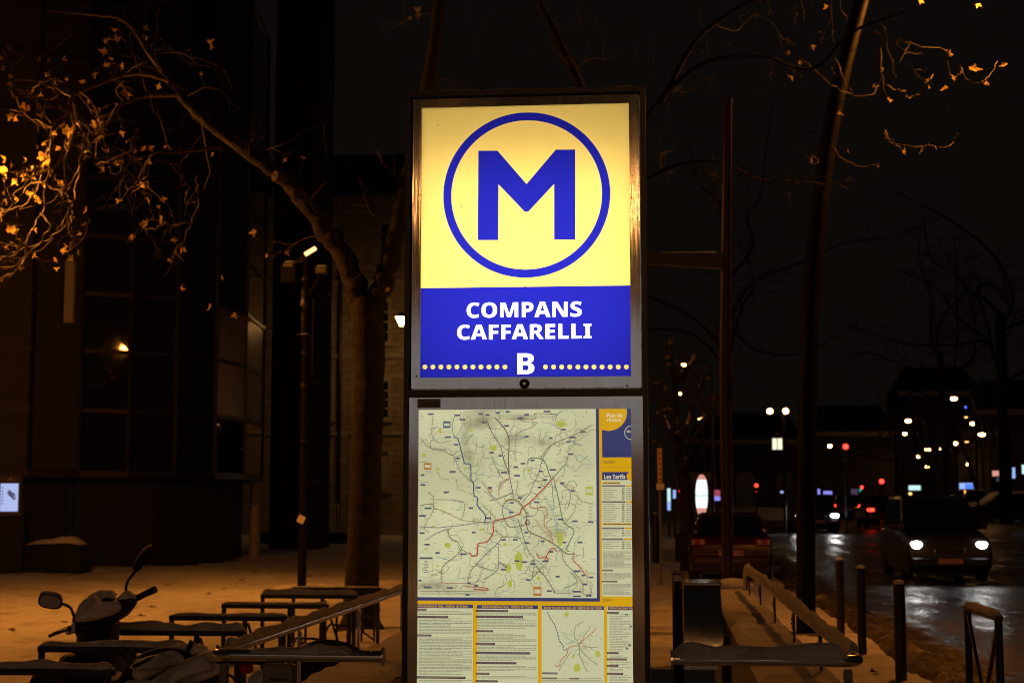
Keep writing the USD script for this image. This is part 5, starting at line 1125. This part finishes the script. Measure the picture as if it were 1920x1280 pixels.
# ------------------------------------------------------------------ street furniture on the right
d = 40.0; q = onY(1299, 1010, d); t = thing('advertising_column', 'black advertising pylon with a lit surfboard-shaped panel and red neon, above the red car', 'sign', (q[0], d, rise(q[0], d)))
def Q(px, py, dd=0): p = onY(px, py, d + dd); return p[0], p[2]
part('housing', slab(sbox(*Q(1268, 972), *Q(1332, 884)), d, d + .45), 'black_paint', t, True)
part('foot', cbox((q[0] - .2, d + .25, .35), (.5, .4, .9), .02), 'black_paint', t, True)
def surf(cxp, top_, bot, hw):
    a = np.linspace(0, PI, 24); cy = (top_ + bot) / 2; hh = (bot - top_) / 2
    L_ = [(cxp - hw * math.sin(q_) ** .75, cy - hh * math.cos(q_)) for q_ in a]; R_ = [(cxp + hw * math.sin(q_) ** .75, cy - hh * math.cos(q_)) for q_ in a[::-1]]
    return Polygon([Q(*p_) for p_ in L_ + R_[1:-1]]).buffer(0)
sp = surf(1315.5, 889, 968, 11.5)
zc = Q(0, 901)[1]; zb = Q(0, 951)[1]; zm0, zm1 = Q(0, 930)[1], Q(0, 928.6)[1]
part('board_tip', flat(sp.intersection(sbox(-99, zc, 99, 99)), d - .03), 'pink_sign', t, True)
part('board_panel', flat(sp.intersection(sbox(-99, zm1, 99, zc)), d - .03), 'white_sign', t, True)
part('board_panel', flat(sp.intersection(sbox(-99, zb, 99, zm0)), d - .03), 'white_sign', t, True)
part('board_tail', flat(sp.intersection(sbox(-99, -99, 99, zb)), d - .03), 'pink_sign', t, True)
part('board_rim', slab(sp.buffer(.02).difference(sp.buffer(-.002)), d - .05, d + .01), 'dark_steel', t, True)
part('unlit_board', flat(surf(1283, 905, 968, 9.5), d - .02), 'mast_purple', t, True)
for px, py, rx, ry in ((1281, 896, 3.2, 2.2), (1279.5, 901.5, 3.8, 2.6), (1273.5, 920, 1.8, 1.6), (1293, 920, 2.2, 1.8)):
    x, z = Q(px, py); part('neon_letter', ico((x, d - .05, z), 1, 2, (rx * d / F, .02, ry * d / F)), 'red_neon', t, True, smooth=True)
part('neon_panel', flat(sbox(*Q(1278, 944), *Q(1289, 935)), d - .03), 'magenta_sign', t, True)
for nm, px0_, px1_, py0_, py1_, dd, m1, m2, lb in (('lit_poster', 1338, 1350, 918, 938, 55, 'magenta_sign', 'violet_window', 'small pink and violet lit poster between the pylon and the purple mast'), ('lit_banner', 1251.5, 1257, 915, 956, 58, 'cyan_sign', 'blue_screen_pale', 'thin turquoise lit banner left of the black pylon'), ('lit_banner', 1262, 1268, 918, 934, 57, 'blue_screen_pale', 'blue_screen_pale', 'short blue lit banner touching the left side of the pylon')):
    p0_, p1_ = onY(px0_, py1_, dd), onY(px1_, py0_, dd); t = thing(nm, lb, 'poster', ((p0_[0] + p1_[0]) / 2, dd, rise(p0_[0], dd))); zm = p0_[2] * .6 + p1_[2] * .4
    part('upper_panel', flat(sbox(p0_[0], zm, p1_[0], p1_[2]), dd - .02), m1, t, True); part('lower_panel', flat(sbox(p0_[0], p0_[2], p1_[0], zm), dd - .02), m2, t, True)
    part('case', cbox(((p0_[0] + p1_[0]) / 2, dd + .1, (p0_[2] + p1_[2]) / 2), (p1_[0] - p0_[0] + .1, .2, p1_[2] - p0_[2] + .1), .01), 'black_paint', t, True)
    part('leg', cbox(((p0_[0] + p1_[0]) / 2, dd + .1, p0_[2] / 2), (.12, .1, p0_[2])), 'black_paint', t, True)
dd = 30.0; q = onY(1237, 1005, dd); t = thing('bus_stop_sign', 'slim yellow upright sign on a post close to the right edge of the totem', 'sign', (q[0], dd, 0))
q1, q2 = onY(1233, 905, dd), onY(1241, 840, dd); part('yellow_panel', cbox(((q1[0] + q2[0]) / 2, dd, (q1[2] + q2[2]) / 2), (q2[0] - q1[0], .05, q2[2] - q1[2]), .008), 'yellow_plate', t, True)
for k in range(7): part('vertical_letter', flat(fit(textpoly('STATION'[k], 600), q1[0] + .018, q1[2] + .04 + (6 - k) * .085, q2[0] - .018, q1[2] + .10 + (6 - k) * .085), dd - .029), 'twig_bark', t, True) if False else None
xm = (q1[0] + q2[0]) / 2
for k in range(6): part('dark_mark', cbox((xm, dd - .027, q1[2] + .07 + k * .10), (.035, .006, .045)), 'fallen', t, True)
q3 = onY(1238, 912, dd); part('plate', cbox((q3[0], dd - .01, q3[2]), (.15, .03, .12), .005), 'white_plate', t, True)
part('post', tube([(xm, dd + .05, -.1), (xm, dd + .05, q2[2])], .025, 8), 'plate_grey', t, True)
q = onZ(1230, 1062, 0); t = thing('post', 'slender black post with a snowy top beside the right edge of the totem', 'post', (q[0], q[1], 0)); zt_ = onY(1230, 962, q[1])[2]
part('shaft', lathe([(.06, -.1), (.085, 0), (.10, zt_ * .6), (.08, zt_ * .9), (.05, zt_)], 14), 'black_paint', t, smooth=50); part('snow_cap', ico((0, 0, zt_), 1, 2, (.06, .06, .035)), 'snow_clean', t, smooth=True)

# snow-laden tree beyond the stairwell
t = thing('snowy_tree', 'small tree with snow on its boughs between the totem and the purple mast', 'tree', (onY(1296, 1000, 36)[0], 36, 0)); tr = Tree(t, 21); J = lambda x, y, d_=0: onY(x, y, 36 + d_)
p = [onY(1288, 1030, 36), J(1287, 930), J(1272, 850)]; p[0][2] = -.1; tr.limb(p, .17, .12, 'trunk')
bs = [[(1272, 850), (1245, 780), (1228, 720)], [(1272, 850), (1268, 770), (1262, 700), (1250, 650)], [(1272, 850), (1300, 760), (1325, 700)], [(1282, 880), (1310, 800), (1345, 760)], [(1262, 720), (1290, 690), (1310, 660)]]
sn = MB()
for a in bs:
    l = tr.limb([J(x, y, tr.rg.normal(0, .4)) for x, y in a], .075, .03, n=7); tr.twigs(l, 14, .9, .016, .1, 2, .8)
    for k in range(3):
        i = tr.rg.integers(1, len(l) - 3); sn.add(snow_cap(l[i:i + 3] + [0, 0, .04], .09, .07, int(i + k), .6))
sn.build('snow_load', 'snow', t, True, smooth=60)
for k in range(30):
    q_, r_ = tr.spots[tr.rg.integers(len(tr.spots))]; tr.leaf(q_[tr.rg.integers(len(q_))], .09)
tr.done()

# ------------------------------------------------------------------ distant lamps, signals, signs
def far_lamp(px, py, d, w, h, m, label, arm=.9, pr=.055, group=None, cat='street lamp', name='distant_street_lamp'):
    p = onY(px, py, d); z0 = float(rise(p[0], d)); t = thing(name, label, cat, (p[0] + arm, d, z0))
    part('pole', tube([(arm, 0, -.1), (arm, 0, p[2] - z0 - .4), (arm * .8, 0, p[2] - z0 + .1), (0, 0, p[2] - z0 + .18)], [pr, pr, pr * .8, pr * .7], 7), 'black_paint', t)
    k = .80 * d / F
    part('lamp_lens', ico((0, 0, p[2] - z0), 1, 2, (w * k / 2, .15, h * k / 2)), m, t, smooth=True)
    part('lamp_head', cbox((0, .02, p[2] - z0 + h * k / 2 + .02), (w * k * 1.1, .34, .08), .02), 'black_paint', t)
    return t
for px, py, d, w, h, m, lb in ((1749.5, 747.5, 70, 15, 8.5, 'sodium_far', 'distant lit street lamp, highest of the lamps above the van'), (1669, 789, 80, 13, 8, 'sodium_far', 'distant lit street lamp, the upper one of the left pair above the van'), (1668, 813, 95, 9, 6.5, 'sodium_far', 'distant lit street lamp, the lower one of the left pair above the van'),
        (1793, 794, 88, 11.5, 7, 'sodium_far', 'distant lit street lamp just left above a wide one, right of the van roof'), (1807.5, 814.5, 82, 15.5, 7.5, 'sodium_far', 'widest distant street lamp, low at the right over the blue screen'), (1764.5, 831, 100, 8.5, 7.5, 'sodium_far', 'round distant street lamp over the middle of the van roof'),
        (1714.5, 842.5, 110, 13.5, 6, 'sodium_far', 'flat double distant street lamp above the lit white sign'), (1738, 842.5, 112, 8, 7, 'sodium_far', 'small distant street lamp beside the lamplit bare trunk'), (1699, 855.5, 118, 7.5, 6.5, 'sodium_far', 'tiny distant street lamp, left under the flat double one'),
        (1716, 875, 120, 8, 6.5, 'sodium_far', 'lowest distant street lamp, directly over the lit white sign'), (1790, 870, 105, 9.5, 7, 'sodium_far', 'low distant street lamp above the blue screen, left of the far facade'), (1526, 836, 90, 9, 8, 'sodium_far', 'single round distant lamp right beside the black lamp mast'),
        (1263, 785, 50, 17, 6.5, 'sodium_far', 'flat distant street lamp among the snowy tree boughs'), (1232, 684, 52, 12, 7, 'sodium_far', 'distant street lamp at the top right edge of the totem, over the snowy tree'), (1235.5, 738, 66, 6.5, 6.5, 'sodium_far', 'small round distant lamp near the totem, over the flat one'),
        (1683, 925, 115, 7, 6, 'sodium_far_dim', 'small amber distant lamp near the left roof edge of the van'), (1781, 782, 90, 7, 3.5, 'sodium_far_dim', 'dim distant street lamp head on a thin pole, under the highest lamp'), (1784, 828, 96, 9, 3.5, 'sodium_far_dim', 'dim flat distant lamp head, right of the round lamp')):
    far_lamp(px, py, d, w, h, m, lb)
q = onY(1809, 763, 100); t = far_lamp(1809, 763, 100, 4, 5.5, 'blue_spot', 'tiny blue light high on a thin pole at the right', .05, .03, cat='beacon', name='blue_beacon')
# the twin lantern post
d = 58.0; p = onY(1457, 832, d); z0 = float(rise(p[0], d)); t = thing('lantern_post', 'post with a cream lit lantern and two round lamps above, between the two masts', 'street lamp', (p[0], d, z0))
part('pole', tube([(p[0] + .25, d, z0), (p[0] + .25, d, onY(1457, 772, d)[2])], .05, 8), 'black_paint', t, True)
for px in (1443.5, 1473): 
    g_ = onY(px, 770.5, d); part('globe', ico(g_, .105, 2), 'sodium_far', t, True, smooth=True); part('globe_arm', tube([(p[0] + .25, d, g_[2] - .15), (g_[0], d, g_[2] - .08)], .025, 6), 'black_paint', t, True)
for sx in (-1, 1): part('lantern_pane', cbox((p[0] + sx * .095, d, p[2]), (.155, .30, .40), .01), 'white_far', t, True)
part('lantern_frame', MB().box((p[0], d, p[2] + .24), (.44, .4, .05), .01).box((p[0], d, p[2] - .23), (.40, .36, .04), .01).box((p[0], d, p[2]), (.025, .31, .44)).box((p[0] + .20, d, p[2]), (.03, .31, .46)).box((p[0] - .19, d, p[2]), (.02, .31, .46)).box((p[0], d, p[2] + .33), (.2, .2, .12), .03), 'dark_steel', t, True)
part('bracket', tube([(p[0] + .25, d, p[2] + .42), (p[0], d, p[2] + .42), (p[0], d, p[2] + .3)], .02, 6), 'dark_steel', t, True)
def signal(px, py, d, r, m, label, second=None):
    p = onY(px, py, d); z0 = float(rise(p[0], d)); t = thing('traffic_light', label, 'traffic light', (p[0], d, z0)); k = d / F
    part('pole', tube([(p[0], d + .18, z0 - .1), (p[0], d + .18, p[2] - .2)], .05, 7), 'black_paint', t, True)
    hb = max(.13, r * k * 1.15); part('housing', cbox((p[0], d + .12, p[2] - hb * 1.3), (hb * 2.1, .2, hb * 4.9), .02), 'black_paint', t, True)
    part('lens', ico((p[0], d - .01, p[2]), 1, 2, (r * k, .05, r * k)), m, t, True, smooth=True)
    if second: g_ = onY(*second[:2], d); part('lens', ico((g_[0], d - .01, g_[2]), 1, 2, (second[2] * k, .05, second[2] * k)), second[3], t, True, smooth=True)
signal(1585.5, 837, 60, 5.0, 'red_signal', 'red traffic light hanging high above the queue of cars')
signal(1653, 902, 90, 4.2, 'red_signal', 'red traffic light left of the van with a smaller red lamp under it', (1653, 929.5, 2.6, 'red_signal_dim'))
signal(1616, 913, 95, 2.8, 'red_signal', 'small red and green traffic light left of the van', (1613, 918.5, 2.2, 'green_signal'))
signal(1418, 909.5, 88, 3.4, 'red_signal', 'red traffic light on the snow mound left of the lamp mast', (1418, 921, 1.2, 'red_signal_dim'))
def lit_sign(px0, py0, px1, py1, d, m, label, name='shop_sign', cat='shop sign', m2=None):
    a, b_ = onY(px0, py1, d), onY(px1, py0, d); z0 = float(rise(a[0], d)); t = thing(name, label, cat, ((a[0] + b_[0]) / 2, d, a[2]))
    part('lit_panel', flat(sbox(a[0], a[2], b_[0], b_[2]), d - .02), m, t, True)
    part('case', slab(frame_poly(a[0] - .06, a[2] - .06, b_[0] + .06, b_[2] + .06, .06), d - .05, d + .05), 'dark_steel', t, True); part('case_back', cbox(((a[0] + b_[0]) / 2, d + .06, (a[2] + b_[2]) / 2), (b_[0] - a[0] + .1, .06, b_[2] - a[2] + .1)), 'black_paint', t, True)
    if m2: part('panel_detail', flat(sbox(a[0] + .35 * (b_[0] - a[0]), a[2] + .45 * (b_[2] - a[2]), b_[0] - .06, b_[2] - .06), d - .03), m2, t, True)
    return t
lit_sign(1703.5, 909.5, 1727, 918.5, 100, 'cyan_sign', 'white and turquoise lit sign right above the roof of the van')
lit_sign(1799, 905, 1829, 930, 92, 'blue_screen_pale', 'big blue lit screen behind the pale van', 'lit_screen', 'screen', 'blue_screen')
lit_sign(1860.5, 882, 1872.5, 892.5, 104, 'pink_sign', 'pale red lit shop sign, left of the two on the far facade')
lit_sign(1878.5, 882.5, 1889.5, 890.5, 104, 'red_signal_dim', 'bright red shop sign, right of the two on the far facade')
lit_sign(1868, 893.5, 1884, 902.5, 104, 'case_ink', 'dim bluish panel under the red shop signs')
lit_sign(1897, 876, 1903, 896, 96, 'blue_screen_pale', 'narrow upright blue sign near the right edge')
lit_sign(1916, 871, 1922, 888, 96, 'cyan_sign', 'bright whitish sign cut by the right edge of the picture')
lit_sign(1544, 920, 1560, 941, 112, 'violet_window', 'violet lit shop window beside the lamp mast', 'shop_window', 'window')
lit_sign(1533, 916, 1537.5, 930, 112, 'violet_window', 'narrow violet lit window, left of the larger one by the lamp mast', 'shop_window', 'window')
lit_sign(1596, 916, 1608, 936, 112, 'case_ink', 'dim bluish shop window behind the queue of cars', 'shop_window', 'window')
lit_sign(1463, 920, 1473, 924, 110, 'case_light', 'small lit blue sign over the snow mound')

# ------------------------------------------------------------------ far facades closing the street
def facade(label, px0, px1, d, ztop, pitch, seed, wall='far_stone', arch=False):
    a, b_ = onY(px0, 930, d), onY(px1, 930, d); z0 = float(rise((a[0] + b_[0]) / 2, d)); t = thing('far_building', label, 'building', ((a[0] + b_[0]) / 2, d, z0))
    n_ = max(2, int((b_[0] - a[0]) / pitch)); hs = []
    for i in range(n_):
        xc = a[0] + (b_[0] - a[0]) * (i + .5) / n_
        for k in range(int((ztop - 1) / 3.4)):
            zb = z0 + .9 + 3.4 * k; w_ = pitch * .22
            h = sbox(xc - w_, zb, xc + w_, zb + 1.9)
            if arch and k == 0: h = sbox(xc - w_ * 1.3, zb - .6, xc + w_ * 1.3, zb + 1.4).union(Point(xc, zb + 1.4).buffer(w_ * 1.3))
            hs.append(h)
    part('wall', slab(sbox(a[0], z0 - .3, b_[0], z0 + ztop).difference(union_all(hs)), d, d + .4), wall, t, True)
    for h in hs:
        bx = h.bounds; fr = part('window', flat(h, d + .25), 'far_window', t, True); part('sill', cbox(((bx[0] + bx[2]) / 2, d - .06, bx[1] - .08), (bx[2] - bx[0] + .3, .2, .12)), 'stone_trim', fr, True)
    part('back', cbox(((a[0] + b_[0]) / 2, d + 4, z0 + ztop / 2), (b_[0] - a[0], 7, ztop - .05)), 'recess', t, True)
    part('cornice', cbox(((a[0] + b_[0]) / 2, d - .1, z0 + ztop), (b_[0] - a[0] + .4, .8, .35), .02), 'stone_trim', t, True)
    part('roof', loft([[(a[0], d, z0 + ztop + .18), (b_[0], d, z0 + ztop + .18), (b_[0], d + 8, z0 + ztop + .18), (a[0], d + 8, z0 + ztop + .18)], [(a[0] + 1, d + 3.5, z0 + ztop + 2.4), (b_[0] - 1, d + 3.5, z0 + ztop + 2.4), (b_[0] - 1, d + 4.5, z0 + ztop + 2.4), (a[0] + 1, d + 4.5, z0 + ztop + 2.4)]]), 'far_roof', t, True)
facade('far building with arched openings above the snow mound', 1290, 1510, 116, 5.2, 2.6, 1, arch=True)
facade('far dark facade behind the red traffic lights', 1512, 1690, 122, 6.0, 2.8, 2)
facade('far tall facade behind the cluster of street lamps', 1692, 1850, 128, 9.5, 3.0, 3)
facade('far shop building at the right edge carrying the red signs', 1838, 2010, 106, 6.8, 3.2, 4)
# bare trees far down the road
def far_tree(label, px, pyb, d, h, r, seed, lean=0., n_=12):
    p = onY(px, pyb, d); z0 = float(rise(p[0], d)); t = thing('bare_tree', label, 'tree', (p[0], d, z0)); tr = Tree(t, seed)
    tk = tr.limb([(p[0], d, z0 - .2), (p[0] + lean * .3, d, z0 + h * .25), (p[0] + lean, d, z0 + h * .5)], r, r * .7, 'trunk')
    for k in range(7):
        an = k * .9 + tr.rg.uniform(0, .5); e = np.array([math.cos(an), math.sin(an), 0]); o = tk[tr.rg.integers(len(tk) - 6, len(tk))]; pts = [o]
        d_ = e * .8 + [0, 0, .7]
        for j in range(5):
            d_ = d_ + tr.rg.normal(0, .38, 3) + [0, 0, .12]; d_ /= np.linalg.norm(d_); pts.append(pts[-1] + d_ * h * .10)
        l = tr.limb(pts, r * .26, r * .07, n=6); tr.twigs(l, n_, h * .13, r * .05, .0, 2, .9)
    tr.done()
far_tree('broad dark bare tree at the right edge in front of the snowy car', 1888, 985, 80, 21, .34, 31, n_=26)
far_tree('tall bare street tree straight behind the purple mast', 1366, 1030, 52, 17, .22, 36, n_=26)
far_tree('tall dark bare tree rising behind the highest street lamp', 1772, 960, 96, 20, .26, 37, n_=22)
far_tree('lamplit bare tree trunk standing above the van roof', 1752, 930, 108, 9, .20, 32, .3)
far_tree('dark bare tree left of the lamplit trunk, over the far lamps', 1684, 940, 108, 11, .26, 33)
far_tree('leaning bare tree by the thin pole right of the van', 1838, 975, 92, 10, .12, 34, -1.2)

# ------------------------------------------------------------------ fallen leaves on the snow
rg = np.random.default_rng(12)
fl = [(120, 1170), (22, 1182), (285, 1142), (265, 1160), (420, 1102), (455, 1088), (478, 1076), (312, 1094), (628, 1068), (640, 1053), (505, 1063), (580, 1081), (722, 1056), (735, 1052), (745, 1058), (390, 1115), (210, 1064), (1440, 1230), (1640, 1262)]
for i, (px, py) in enumerate(fl):
    p = onZ(px, py, 0); v, f = leaf_mesh(.12, rg); v[:, 2] = np.abs(v[:, 2]) * .35 + .005
    part('fallen_leaf', (v + [p[0], p[1], float(snow_z(np.array(p[0]), np.array(p[1]))) + .004], f), 'fallen', None, label='brown leaf fallen on the lamplit snow', cat='leaf', group='leaves fallen on the snow')

# ------------------------------------------------------------------ shopfront across the square behind the photographer (seen in the steel doors)
t = thing('shop_building', 'pale building with lit shop windows behind the photographer, mirrored in the totem', 'building', (0, -26, 0))
ho = [sbox(-15 + 4 * k, 2.9, -12 + 4 * k, 6.3) for k in range(8)]
hw_ = sbox(-17, -.1, 19, 7.2).difference(union_all(ho)); v, f = slab(hw_, 0, .4).get(); v = v * [1, -1, 1] + [0, -26, 0]; part('wall', (v, f[:, ::-1]), 'stone_wall', t, True)
for h in ho:
    bx = h.bounds; part('window', cbox(((bx[0] + bx[2]) / 2, -26.2, (bx[1] + bx[3]) / 2), (3, .04, 3.4)), 'shop_window_cool', t, True); part('window_bar', cbox(((bx[0] + bx[2]) / 2, -26.1, (bx[1] + bx[3]) / 2), (.08, .08, 3.4)), 'dark_steel', t, True)
